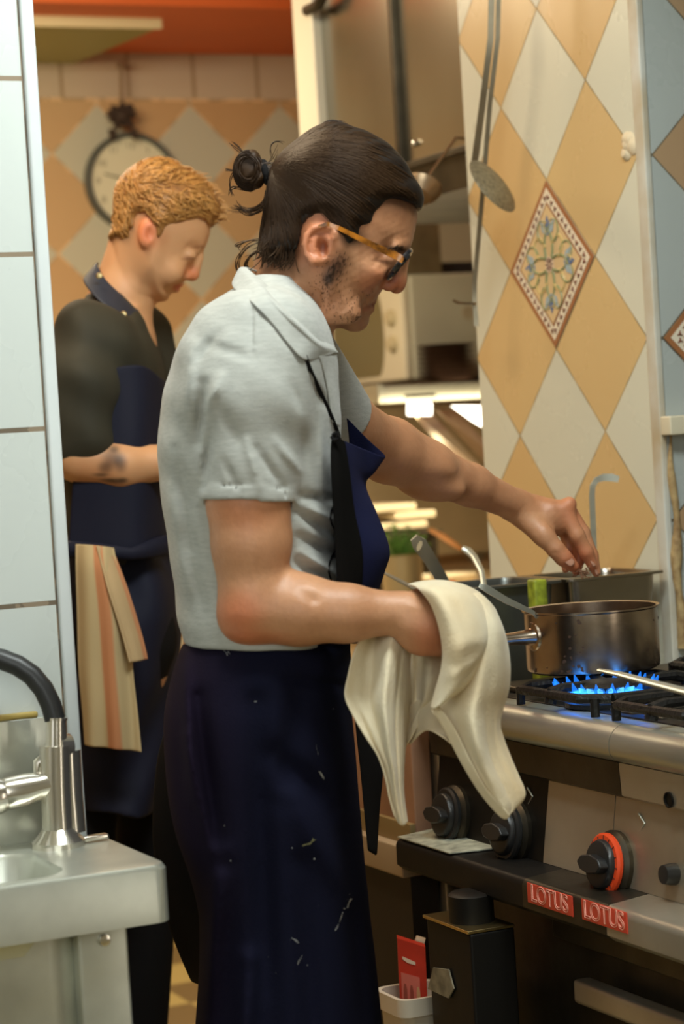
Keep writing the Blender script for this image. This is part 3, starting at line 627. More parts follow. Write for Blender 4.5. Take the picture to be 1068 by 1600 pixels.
t = MB(); a = W(690, 905, 3.44); b_ = W(650, 845, 3.36); flatbar(t, [W(700, 935, 3.46), a, W(672, 875, 3.40), W(655, 850, 3.37), W(646, 840, 3.36)], [.020, .019, .020, .023, .012], .002, vn)
so = t.done('slotted_handle', mat('dull_steel', (.50, .47, .38), .45, .5)); tag(so, 'flat steel utensil handle with a hanging hole leaning in the left container', 'utensil')
MB().prism([W(655+8*math.cos(a_)*.45-3*math.sin(a_), 853+8*math.sin(a_)+3*math.cos(a_)*.4, 3.366) for a_ in [i*math.pi/6 for i in range(12)]], -Vector(f_)*.002).done('hanging_hole', mat('hole_shade', (.50, .38, .22), .6), so)
t = MB(); t.tube([W(770, 1010, 3.42), W(752, 893, 3.50), W(740, 870, 3.52), W(730, 860, 3.53), W(722, 856, 3.53)], [.004, .005, .006, .007, .005], 10, flat=.6); tag(t.done('dessert_spoon', STEEL), 'short curved spoon handle poking out behind the left container', 'spoon')
LD = 3.47
t = MB(); flatbar(t, [W(929, 930, LD), W(928, 880, LD), W(926, 820, LD), W(924, 775, LD), W(925, 760, LD), W(931, 750, LD), W(942, 746, LD), W(955, 746, LD), W(966, 749, LD)], [.009]*6+[.011, .012, .009], .0025, Vector(r_)*.3+vn)
t.lathe([(0, 0), (.02, .004), (.032, .016), (.036, .03), (.034, .03), (.03, .017), (.018, .006), (0, .002)], W(925, 1010, LD), (0, 0, 1), 24)
tag(t.done('ladle', STEEL), 'hooked steel ladle standing in the right container in front of the tan tiles', 'ladle')

# shelf on the recess wall
s1 = onY(1030, 651, PY0-.006); s0 = onY(1030, 681, PY0-.006)
tag(MB().box((s1.x, PY0-.035, s0.z), (2.6, PY0-.0065, s1.z), .003).done('wall_shelf', mat('cream_shelf', (.66, .60, .44), .45)), 'cream wall shelf at the right edge on the recess wall', 'shelf')

# hanging utensils
UX = 1.81
def UXp(px, py, d=0): return onX(px, py, UX+d)
rb = MB().tube([(UX+.05, 2.9, 2.40), (UX+.05, 3.6, 2.40)], .008, 10)
for yy in (2.95, 3.5): rb.tube([(UX+.05, yy, 2.40), (PX+.002, yy, 2.40)], .006, 8)
tag(rb.done('utensil_rail', STEEL), 'steel rail above the picture from which the long utensils hang', 'rail')
def hang(p):  # hook up to rail
    return [Vector((UX+.062, p.y, 2.40)), Vector((UX+.05, p.y, 2.414)), Vector((UX+.035, p.y, 2.40)), Vector((UX+.02, p.y-.0, 2.30))]
t = MB(); p = UXp(772, -10); US = mat('aged_steel', (.36, .31, .22), .38, 1, noise=.3, nscale=20); flatbar(t, hang(p)+[UXp(766, 60), UXp(755, 150), UXp(743, 240), UXp(740, 258)], [.010]*5+[.011, .012, .010], .004, vn)
sk_ = t.done('skimmer', US); tag(sk_, 'long handled skimmer with a tilted disc hanging in front of the pillar', 'skimmer')
dc = UXp(771, 289, -.01); e1 = (UXp(808, 312, -.02)-UXp(737, 262, 0)).normalized(); nn = e1.cross(Vector(f_)).normalized(); nn = (nn*.85-Vector(f_)*.46).normalized()
MB().lathe([(0, -.007), (.034, -.005), (.052, .001), (.054, .003), (.052, .003), (.034, -.002), (0, -.004)], dc, -nn, 32).done('disc', mat('sieve_mesh_steel', (.36, .33, .24), .5, .8, noise=.5, nscale=160, bump=.8, bscale=260), sk_)
t = MB(); flatbar(t, hang(p+Vector((0, -.022, 0)))+[UXp(777, 60, .01), UXp(765, 160, .01), UXp(757, 260, .01), UXp(750, 340, .01), UXp(741, 440, .01), UXp(741, 470, .01), UXp(744, 510, .01)], [.008]*11, .004, vn)
flatbar(t, [UXp(742, 474, .005), UXp(728, 474, -.005), UXp(715, 473, -.012), UXp(709, 469, -.015)], [.007]*4, .004, (0, 0, 1))
tag(t.done('long_hook', US), 'long thin hanging utensil with a side hook at its lower end beside the pillar edge', 'utensil')

# ================================================================== HOOD
hd_ = empty('extractor_hood', (2.4, 3.9, 1.8), 'large stainless steel extractor hood over the rear cooking line', 'extractor hood')
HX = 2.0; h0 = onX(725, 235, HX).z; h1 = onX(725, 290, HX).z
ha = onX(622, 100, HX).y; hb = onX(505, 100, HX).y; hc = onX(474, 100, HX).y
MB().box((HX, PY1+.002, h0), (HX+.02, ha-.006, 2.88), .002).done('side_panel', HOODM, hd_)
MB().box((HX, ha+.012, h0), (HX+.02, hb, 2.88), .002).done('side_panel', HOODM, hd_)
MB().box((HX-.012, ha-.008, h0), (HX+.005, ha+.012, 2.88), .003).done('joint_strip', DIRT, hd_)
MB().box((HX-.02, hb, h0-.04), (HX+.03, hc, 2.88), .004).done('corner_post', mat('pale_enamel', (.74, .72, .60), .3), hd_)
MB().box((HX+.02, PY1+.002, h0), (3.0, hc, 2.88)).done('hood_body', HOODM, hd_)
MB().box((HX-.012, PY1+.002, h0-.006), (HX+.012, hc-.01, h0+.008), .002).done('rim', DIRT, hd_)
MB().prism([(HX, PY1+.002, h0-.004), (HX+.02, PY1+.002, h1), (3.0, PY1+.002, h1), (3.0, PY1+.002, h0-.004)], (0, hc-PY1-.02, 0)).done('drip_tray', DIRT, hd_)
p = onX(641, 224, HX-.012); MB().lathe([(0, 0), (.007, .002), (.005, .008), (0, .010)], p+Vector((.012, 0, 0)), (-1, 0, 0), 16).done('rivet', mat('bright_rivet', (.9, .95, .95), .15, 1), hd_)
p = onX(497, 8, HX-.03); MB().tube([p+Vector((0, .06, 0)), p, p+Vector((0, -.05, .03))], .012, 10).done('clamp', DIRT, hd_)
c = W(656, 300, 4.05); bw = MB().lathe([(0, -.016), (.022, -.013), (.034, .000), (.039, .010), (.037, .010), (.031, .002), (.02, -.009), (0, -.012)], c, Vector((.35, .35, .6)), 28)
bw.tube([c+Vector((.02, .0, .03)), c+Vector((.09, .02, .10)), Vector((HX-.005, c.y+.03, h0+.01))], .003, 8); tag(bw.done('hanging_ladle_bowl', mat('copper_brown', (.36, .25, .15), .35, .8, noise=.4, nscale=20)), 'small round brown bowl hanging below the hood behind the chef\'s forehead', 'bowl')

# ================================================================== BACK OF THE KITCHEN
def at(px, py, D): return W(px, py, D)
# clock
cc = onY(203, 285, 6.11); cR = (onY(203, 208, 6.11).z-onY(203, 360, 6.11).z)/2
ck_ = empty('wall_clock', cc, 'round wall clock with pale face and dark rim on the diamond tiled back wall', 'clock')
MB().lathe([(0, 0), (cR, 0), (cR, .03), (cR-.006, .036), (cR-.013, .034), (cR-.015, .02), (0, .02)], cc, (0, -1, 0), 64).done('rim', mat('grey_rim', (.10, .11, .10), .4), ck_)
MB().lathe([(0, .0205), (cR-.015, .0205), (cR-.015, .022), (0, .022)], cc, (0, -1, 0), 48).done('face', mat('clock_face', (.80, .76, .56), .5), ck_)
hm = MB()
DKM = mat('clock_marks', (.25, .22, .14), .5)
for k in range(12):
    a = k*math.pi/6; q = cc+Vector((math.sin(a), 0, math.cos(a)))*(cR*.74)+Vector((0, -.0225, 0)); text_mesh('numeral', str(k if k else 12), cR*.20, DKM, ck_, q, (1, 0, 0), (0, 0, 1))
hm.tube([cc+Vector((0, -.026, 0)), cc+Vector((-.085, -.026, .022))], [.003, .002], 6).done('minute_hand', DKM, ck_)
MB().tube([cc+Vector((0, -.024, 0)), cc+Vector((-.052, -.024, .014))], [.004, .003], 6).lathe([(0, 0), (.006, .001), (.006, .005), (0, .006)], cc+Vector((0, -.023, 0)), (0, -1, 0), 12).done('hour_hand', DKM, ck_)
# dark bow-like ornament hung by a cord above the clock
oc = onY(190, 182, 6.05); om = MB(); 
for k in range(60):
    a = random.uniform(0, 6.28); r = random.uniform(.02, .048); d = Vector((math.cos(a), random.uniform(-.35, .1), math.sin(a)*.9)); om.tube([oc, oc+d*r*.6+Vector((0, 0, .004)), oc+d*r], [.007, .009, .003], 6)
om.lathe([(0, -.02), (.022, -.01), (.025, .01), (0, .03)], oc, (0, 0, 1), 14).tube([oc+Vector((-.03, 0, -.04)), oc+Vector((-.035, -.005, -.065))], [.014, .006], 8).tube([oc+Vector((.03, 0, -.04)), oc+Vector((.035, -.005, -.065))], [.014, .006], 8)
og_ = om.done('dark_ornament', mat('dark_twine', (.05, .03, .02), .8)); tag(og_, 'dark tufted ornament hanging above the wall clock', 'ornament')
MB().tube([oc, onY(189, 110, 6.05), onY(190, 98, 6.05)], .005, 8).lathe([(0, 0), (.018, .004), (.012, .02), (0, .022)], onY(190, 106, 6.05), (0, 0, 1), 12).done('cord', mat('brown_cord', (.3, .2, .12), .8), og_)
# pale box lamp under the lowered ceiling
b1 = at(248, 44, 5.95); lb = empty('ceiling_light_box', (1.7, 5.75, 2.36), 'flat yellow-green ceiling unit hanging in the back left corner', 'ceiling unit')
zb = b1.z; yf = b1.y; xb = b1.x
MB().hexa([(xb-1.0, yf, zb), (xb, yf, zb), (xb-.13+.05, 6.10, zb-.01), (xb-1.0, 6.10, zb-.01), (xb-1.0, yf, zb+.03), (xb, yf, zb+.03), (xb-.08, 6.10, zb+.02), (xb-1.0, 6.10, zb+.02)]).done('panel', mat('olive_panel', (.40, .37, .12), .5), lb)
MB().box((xb-1.0, yf-.012, zb-.004), (xb+.006, yf, zb+.030), .003).box((xb-1.0, yf-.004, zb+.030), (xb-.06, yf+.2, zb+.07), .003).done('edge_rim', mat('cream_rim', (.80, .70, .42), .5), lb)
# rear counter (far), microwave shelf
tag(MB().box((2.25, 4.75, .86), (4.08, 6.08, .90), .004).box((2.30, 4.80, 0), (4.08, 6.08, .86)).done('rear_worktop', mat('cream_worktop', (.72, .56, .34), .4)), 'cream rear worktop crowded with food, pots and boards', 'worktop')
MW = 5.9
sh = empty('steel_shelf', (2.9, 5.5, 1.42), 'steel wall shelf carrying the microwave oven', 'shelf')
mcA = at(642, 600, MW); zs = mcA.z
MB().box((mcA.x-.16, 5.15, zs-.045), (4.08, 6.10, zs-.003), .004).done('shelf_board', mat('dark_shelf', (.22, .16, .10), .5), sh)
MB().box((mcA.x-.175, 5.13, zs-.05), (mcA.x-.16, 6.10, zs-.0), .003).box((mcA.x-.16, 5.13, zs-.05), (4.08, 5.145, zs-.006), .003).done('shelf_edge', STEEL, sh)
mw = empty('microwave_oven', (mcA.x+.2, mcA.y+.2, zs), 'white microwave oven with two dials and a curved dark window', 'microwave')
WHM = mat('white_enamel', (.80, .76, .60), .35); mh = at(642, 428, MW).z-zs
X0, Y0m, Y1m, X1 = mcA.x, mcA.y, mcA.y+.47, mcA.x+.36
MB().box((X0+.012, Y0m, zs+.01), (X1, Y1m, zs+mh), .012).done('casing', mat('grey_enamel', (.50, .50, .40), .45), mw)
MB().box((X0-.012, Y0m+.006, zs+.012), (X0+.012, Y1m, zs+mh-.002), .008).done('front', WHM, mw)
wn = []; 
for k in range(13): a = math.pi*(-.5+k/12); wn.append((X0-.014, Y0m+.165+.0-.045*math.cos(a)+.045*0, zs+mh*.5+mh*.40*math.sin(a)))
MB().prism(wn+[(X0-.014, Y1m-.03, zs+mh*.90), (X0-.014, Y1m-.03, zs+mh*.10)], (.003, 0, 0)).done('door_window', mat('dim_window', (.20, .17, .08), .3), mw)
for zz in (.38, .62): MB().lathe([(.022, 0), (.022, .008), (.016, .018), (0, .019)], (X0-.012, Y0m+.062, zs+mh*zz), (-1, 0, 0), 20).done('dial', mat('cream_dial', (.62, .55, .36), .4), mw)
MB().lathe([(.018, 0), (.018, .003), (.006, .004), (0, .002)], at(722, 490, MW+.03)+Vector((0, -.03, 0)), (0, -1, 0), 16).done('vent_disc', mat('vent_grey', (.45, .40, .28), .5), mw)
for fx in (X0+.03, X1-.04): MB().box((fx, Y0m+.03, zs-.002), (fx+.03, Y1m-.03, zs+.012)).done('foot', RUB, mw)
# things on the microwave: steel canister, dark blue tray
zt = zs+mh; t = at(705, 420, 5.75)
tag(MB().box((X0+.02, Y0m+.08, zt), (X1-.02, Y1m-.03, zt+.03), .006).box((X0+.05, Y0m+.1, zt+.03), (X1-.03, Y1m-.05, zt+.036)).done('dark_tray', mat('blue_black_tray', (.05, .06, .08), .4)), 'dark blue tray lying on top of the microwave oven', 'tray')
cn = empty('steel_canister', (X0+.2, Y0m+.04, zt), 'square steel canister standing on the microwave under the hood', 'canister')
ca, cb = at(680, 415, 5.6), at(732, 335, 5.6)
MB().box((ca.x, Y0m+.0, zt+.0), (ca.x+.17, Y0m+.078, zt+.135), .006).done('canister_body', mat('canister_steel', (.46, .42, .30), .35, .8, noise=.4, nscale=12), cn)
MB().box((ca.x-.004, Y0m-.004, zt+.135), (ca.x+.174, Y0m+.082, zt+.147), .004).done('lid', STEEL, cn)
# stack of dark plates in front of the microwave side
pp = at(737, 596, 5.72); pl = MB().lathe([(0, 0), (.045, 0), (.075, .008), (.078, .011), (.074, .011), (.045, .004), (0, .004)], (0, 0, 0), n=32).done('plate', mat('dark_plate', (.08, .045, .03), .3))
words = ['lowest', 'second', 'third', 'fourth', 'fifth', 'sixth', 'seventh', 'topmost']
for k in range(8):
    o = pl if k == 0 else pl.copy()
    if k: col.objects.link(o)
    o.location = (pp.x, Y0m-.09, zs-.003+.0125*k); tag(o, f'{words[k]} dark plate of the stack beside the microwave oven', 'plate', 'dark plates stacked on the shelf')
# lit pass below the shelf
pz = empty('pass_canopy', (2.9, 5.8, 1.2), 'bright slanting steel canopy below the microwave shelf', 'canopy')
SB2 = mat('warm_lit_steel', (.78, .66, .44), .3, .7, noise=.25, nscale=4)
a, b_, c_, d_ = at(560, 640, 6.2), at(745, 640, 6.2), at(750, 790, 6.0), at(560, 740, 6.2)
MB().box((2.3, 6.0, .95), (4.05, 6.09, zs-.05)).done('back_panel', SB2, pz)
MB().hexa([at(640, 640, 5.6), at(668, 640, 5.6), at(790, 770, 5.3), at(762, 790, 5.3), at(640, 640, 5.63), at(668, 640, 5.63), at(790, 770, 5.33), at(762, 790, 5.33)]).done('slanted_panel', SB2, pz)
MB().hexa([at(680, 640, 5.5), at(712, 640, 5.5), at(800, 735, 5.3), at(800, 770, 5.3), at(680, 640, 5.53), at(712, 640, 5.53), at(800, 735, 5.33), at(800, 770, 5.33)]).done('dark_rail', mat('bronze_rail', (.30, .20, .11), .4, .6), pz)  # dark bronze bar beside the slanted panel
LAMP = mat('lit_tube', (1, .95, .8), .5, emit=(1, .93, .78), estr=5)
l1 = empty('heat_lamp', at(655, 640, 5.5), 'glowing lamp below the microwave shelf, left of the two', 'lamp', 'lamps over the pass'); MB().tube([at(636, 639, 5.5), at(674, 639, 5.5)], .016, 14).done('bulb', LAMP, l1); MB().box(tuple(at(632, 622, 5.53)), tuple(at(680, 614, 5.56))).done('holder', DIRT, l1)
l2 = empty('heat_lamp', at(735, 640, 5.3), 'glowing lamp half hidden by the pillar edge, right of the two', 'lamp', 'lamps over the pass'); MB().hexa([at(704, 634, 5.45), at(760, 634, 5.3), at(762, 672, 5.3), at(740, 660, 5.35), at(704, 634, 5.47), at(760, 634, 5.32), at(762, 672, 5.32), at(740, 660, 5.37)]).done('bulb', LAMP, l2)
# far white containers seen below the chin
for k, (py, cl) in enumerate(((520, (.62, .60, .42)), (548, (.50, .52, .42)), (580, (.66, .62, .44)))):
    a = at(535, py, 6.0); tag(MB().box((a.x-.1, 6.00, a.z-.022), (a.x+.10, 6.08, a.z+.018), .006).done('storage_box', mat('pale_box', cl, .5)), ['topmost', 'middle', 'lowest'][k]+' pale box on the back wall just left of the microwave', 'box', 'pale boxes left of the microwave')
tag(MB().box((at(500, 598, 6.0).x, 5.98, at(500, 600, 6.0).z-.02), (at(552, 598, 6.0).x, 6.10, at(500, 600, 6.0).z), .002).done('small_shelf', STEEL), 'small shelf under the pale boxes on the back wall', 'shelf')
# rear worktop items
WT = .902
def on(px, D): p = at(px, 900, D); return Vector((p.x, p.y, WT))
p = on(628, 5.35); hp = empty('herb_pot', p, 'cream metal pot of green herbs on the rear worktop', 'herb pot')
MB().lathe([(.045, 0), (.052, .13), (.055, .132), (.05, .132), (.043, .004), (0, .004)], p, n=24).done('pot', mat('cream_metal', (.66, .54, .30), .35, .6), hp)
lf = MB()
for k in range(90):
    a = random.uniform(0, 6.28); r = random.uniform(.005, .075); q = p+Vector((math.cos(a)*r, math.sin(a)*r*.8, .14+random.uniform(0, .07)*(1-r*8))); s = random.uniform(.012, .02); e = Vector((random.uniform(-1, 1), random.uniform(-1, 1), random.uniform(-.4, .6))).normalized(); g_ = e.cross(Vector((0, .3, 1))).normalized()
    lf.prism([q, q+e*s*.5+g_*s*.45, q+e*s, q+e*s*.5-g_*s*.45], (0, 0, .0012))
    lf.tube([p+Vector((0, 0, .10)), q], .001, 4)
lf.done('leaves', GREEN, hp)
def bowl(px, D, r, h, m, label, z=0, name='bowl', cat='bowl', group=None):
    p = on(px, D)+Vector((0, 0, z)); return tag(MB().lathe([(0, 0), (r*.5, 0), (r*.85, h*.5), (r, h), (r-.004, h), (r*.8, h*.5), (r*.45, .006), (0, .006)], p, n=28).done(name, m), label, cat, group)
CW = mat('cream_china', (.84, .74, .52), .35)
bowl(690, 5.75, .09, .05, CW, 'cream bowl on the rear worktop behind the herb pot')
bowl(735, 5.3, .055, .05, mat('black_bowl', (.03, .025, .02), .3), 'small black bowl right of the tomatoes')
for k, (px, D, z) in enumerate(((692, 5.4, .02), (704, 5.36, .025), (699, 5.5, .03))):
    p = on(px, D)+Vector((0, 0, z+.002)); t = tag(MB().lathe([(0, -.022), (.016, -.018), (.025, -.004), (.025, .006), (.016, .019), (.004, .021), (0, .019)], p, n=20).done('tomato', mat('tomato_red', (.75, .10, .03), .3)), ['left tomato of three on the rear worktop', 'right tomato of three on the rear worktop', 'hindmost tomato of three on the rear worktop'][k], 'tomato', 'tomatoes on the rear worktop')
    MB().lathe([(0, .019), (.008, .020), (0, .024)], p, n=6).done('stalk', GREEN, t)
t = MB(); t.tube([at(672, 828, 5.3), at(690, 838, 5.28), at(712, 853, 5.25), at(722, 860, 5.24)], [.009, .014, .012, .006], 12, flat=.5); tag(t.done('wooden_spoon', WOOD), 'orange wooden spoon leaning over the tomatoes', 'spoon')
# pale trays on a low rack, cream boards
for k, (x0_, x1_, py) in enumerate(((592, 668, 797), (640, 706, 808), (598, 690, 826))):
    a, b_ = at(x0_, py, 5.7), at(x1_, py, 5.7); tag(MB().box((a.x, 5.2, a.z-.008), (b_.x+.02, 5.42, a.z+.010), .004).done('serving_tray', CW), ['long cream tray on the rack behind the elbow', 'short cream tray, right one on the rack', 'lower cream tray on the rack behind the apron bib'][k], 'tray', 'cream trays on the low rack')
ra, rb_ = at(585, 836, 5.7), at(715, 836, 5.7); rk = empty('plate_rack', (ra.x, 5.3, WT), 'low dark rack on the rear worktop under the cream trays', 'rack')
MB().box((ra.x-.02, 5.19, ra.z-.012), (rb_.x+.02, 5.45, ra.z-.002), .002).done('rack_shelf', DIRT, rk)
MB().box((ra.x-.02, 5.40, ra.z), (rb_.x+.02, 5.45, ra.z+.05), .002).done('rack_back', mat('warm_shade', (.36, .25, .13), .6), rk)
for xx in (ra.x, rb_.x): MB().box((xx-.01, 5.2, WT), (xx+.01, 5.44, ra.z-.01)).done('leg', DIRT, rk)
for k, (px, py, h, cl) in enumerate(((712, 835, .15, (.14, .10, .06)), (746, 830, .17, (.75, .55, .38)), (676, 838, .13, (.55, .42, .2)))):
    p = on(px, 5.6); p.y = (5.48, 5.62, 5.76)[k]; tag(MB().lathe([(0, 0), (.035, 0), (.036, h*.7), (.02, h*.85), (.02, h), (0, h)], p, n=20).done('bottle', mat('bottle_tone', cl, .3)), ['dark bottle behind the tomatoes', 'pink cream bottle by the pillar edge', 'olive bottle left of the dark one'][k]+' on the rear worktop', 'bottle', 'bottles on the rear worktop')
tag(MB().box((2.95, 4.80, WT), (3.4, 5.12, WT+.015), .003).done('cutting_board', mat('pale_board', (.86, .74, .50), .5)), 'pale cutting board at the front of the rear worktop', 'cutting board')
# knife resting at counter near the towel
t = MB(); flatbar(t, [W(598, 894, 3.5), W(625, 908, 3.45), W(650, 921, 3.4)], [.004, .009, .009], .002, (0, 0, 1))

t = MB(); flatbar(t, [W(598, 894, 3.5), W(625, 908, 3.45), W(650, 921, 3.4)], [.004, .009, .009], .002, (0, 0, 1)); tag(t.done('knife', STEEL), 'knife tip sticking out left of the deep containers', 'knife')

# ================================================================== UNDER THE RANGE, LEFT
# cream worktop with shelf beneath, standing left of / behind the range
E3 = mat('tan_board', (.50, .26, .15), .5, noise=.3, nscale=10); 
lc = empty('low_cupboard', (1.9, 3.4, 0), 'low cream topped cupboard beyond the left end of the range', 'cupboard')
q0 = onX(590, 1310, 1.55); 
MB().box((1.36, 2.86, .69), (1.415, 3.25, .735), .003).done('cupboard_edge', mat('cream_edge', (.46, .33, .20), .5), lc)
MB().box((1.372, 2.86, .05), (1.415, 3.25, .69)).done('dark_front', mat('dark_brown_front', (.03, .02, .012), .6), lc)
MB().box((1.385, 2.86, .735), (1.415, 3.25, .90), .003).done('back_board', E3, lc)
MB().box((1.376, 2.86, .735), (1.3849, 4.6, .765), .001).done('brass_strip', mat('olive_strip', (.30, .20, .08), .4), lc)
# black pedal box / oven with brass edge
bb = empty('black_box', (1.4, 2.66, 0), 'black metal box with a thin brass edge standing under the range', 'box')
bz = onX(700, 1449, 1.297).z; by = onX(660, 1437, 1.297).y
MB().box((1.30, by-.13, .03), (1.365, by-.005, bz), .004).done('box_body', BLACK, bb)
MB().box((1.297, by-.13, bz), (1.365, by, bz+.004), .001).done('brass_edge', mat('brass', (.62, .48, .22), .3, 1), bb)
MB().lathe([(.03, 0), (.03, .035), (.026, .038), (0, .038)], (1.332, by-.075, bz+.004), n=20).done('cap', BLACK, bb)
q = onX(690, 1530, 1.296); MB().prism([onX(676, 1512, 1.2965), onX(700, 1515, 1.2965), onX(708, 1545, 1.2965), onX(700, 1560, 1.2965), onX(668, 1545, 1.2965)], (.002, 0, 0)).done('paper_label', mat('grey_paper', (.34, .30, .20), .7, noise=.5, nscale=60), bb)
# white tub with red packet
tD = 3.08; tb = empty('plastic_tub', W(655, 1600, tD), 'white plastic tub on the floor shelf holding a red packet', 'tub')
tc_ = W(652, 1560, tD); zt_ = tc_.z
b = MB(); Xc, Yc = tc_.x, tc_.y
def sq(h, z): return rr(Xc-h, Xc+h, Yc-h, Yc+h, .018, z)
loop(b, [sq(.035, zt_-.17), sq(.042, zt_-.012), sq(.047, zt_-.012), sq(.047, zt_+.012), sq(.041, zt_+.012), sq(.034, zt_-.165)]); b.done('tub_body', mat('white_plastic', (.80, .70, .56), .4), tb)
tag(MB().box((Xc-.12, Yc-.10, zt_-.19), (1.29, Yc+.12, zt_-.171), .003).box((Xc-.10, Yc-.08, 0), (Xc-.08, Yc+.1, zt_-.19)).box((1.26, Yc-.08, 0), (1.28, Yc+.1, zt_-.19)).done('low_stool', DIRT), 'low dark stand carrying the white tub under the range', 'stand')
pk = empty('red_packet', (Xc, Yc, zt_-.14), 'red carton packet standing in the white tub', 'packet')
pr = [W(620, 1466, tD-.01), W(664, 1480, tD-.02), W(669, 1600, tD-.02), W(626, 1590, tD-.01)]; MB().prism(pr, Vector(f_)*.025).done('carton', mat('packet_red', (.62, .045, .02), .4, noise=.2, nscale=30), pk)
def PK(u, v, o=.0006): a = pr[0].lerp(pr[1], u); b = pr[3].lerp(pr[2], u); return a.lerp(b, v)-Vector(f_)*o
MB().prism([PK(.08, .42), PK(.75, .42), PK(.75, .75), PK(.08, .75)], Vector(f_)*.0004).done('picture_panel', mat('pink_print', (.68, .16, .11), .5), pk)
for u in (.15, .38, .62):
    MB().prism([PK(u, .62, .001), PK(u+.03, .55, .001), PK(u+.09, .55, .001), PK(u+.13, .62, .001), PK(u+.13, .82, .001), PK(u, .82, .001)], Vector(f_)*.0004).done('printed_bottle', mat('printed_ochre', (.66, .36, .16) if u > .6 else (.35, .07, .04), .5), pk)
MB().prism([PK(.16, .21, .001), PK(.62, .235, .001), PK(.62, .275, .001), PK(.34, .275, .001), PK(.16, .245, .001)], Vector(f_)*.0004).done('pale_print', mat('white_print', (.85, .62, .45), .5), pk)
MB().tube([W(648, 1470, tD+.03), W(662, 1474, tD+.03)], .008, 10).done('fold', mat('packet_cream', (.6, .4, .25), .5), pk)

# ================================================================== THE CHEF IN FRONT
SKIN = vcol(mat('skin', (.54, .265, .135), .48, sss=.05, bump=.22, bscale=150, noise=.25, nscale=24, ncol=(.44, .20, .095)))
HAIR = mat('dark_brown_hair', (.009, .005, .003), .5, spec=.4)
HAIR2 = mat('brown_hair_strands', (.034, .016, .006), .5, spec=.2)
SHIRT = mat('grey_marl_cotton', (.44, .44, .405), .9, spec=.1, noise=.16, nscale=60, bump=.25, bscale=240, stretch=(1, 1, 5), sheen=.2)
BLK = mat('black_cloth', (.010, .009, .009), .85, spec=.1)
DM = 2.62
chef = empty('person', (.98, 2.42, 0), 'person with dark hair bun, glasses, grey polo shirt and navy apron, reaching over saucepan', 'person', None)
HEAD = [(424, 280), (450, 232), (492, 208), (540, 206), (590, 226), (625, 258), (645, 300), (651, 336), (648, 358), (643.5, 378), (637, 392), (630, 402),
        (622, 415), (608, 436), (598, 451), (592, 460), (586.5, 470), (580, 475.5), (583, 482), (577.5, 487.5), (570, 492), (571.5, 501), (563, 511), (546, 515), (527, 511), (508, 513), (487, 500), (455, 470), (430, 420), (415, 360), (413, 315)]
def px2(P, D=None): return P[:, 0]*F/P[:, 2]+534, -P[:, 1]*F/P[:, 2]+800
def pxm(P, D0): return P[:, 0]*F/D0+534, -P[:, 1]*F/D0+800
def tp(P):
    x, y = pxm(P, DM); t = np.clip((x-(500+(515-y)*.28))/150, 0, 1); return 1-.30*t
def skin_torso(sol):
    sol.add(tabsolid([(455, 395, 470, .055), (500, 330, 500, .13), (560, 290, 515, .165), (680, 268, 515, .165), (860, 285, 512, .15), (980, 290, 530, .155), (1080, 278, 540, .165), (1150, 290, 545, .16), (1200, 300, 540, .14)], DM), .02)
    for s in (-1, 1):
        z = DM+s*.075; sol.add(rcone(C(430, 1150, z), C(445, 1650, z), .07, .055), .02).add(rcone(C(445, 1650, z), C(425, 2080, z), .056, .042), .02)
        sol.add(rcone(C(425, 2100, z), C(520, 2125, z), .042, .034), .02)
b = Solid(); skin_torso(b)
b.add(rcone(C(468, 400, DM), C(440, 505, DM), .045, .048), .02).add(rcone(C(462, 430, DM), C(452, 540, DM), .044, .048), .02)
b.add(inflate(HEAD, DM, .079, .080, taper=tp), .008)
def hp(x, y, z): return C(x, y, DM+z)
CRE = []
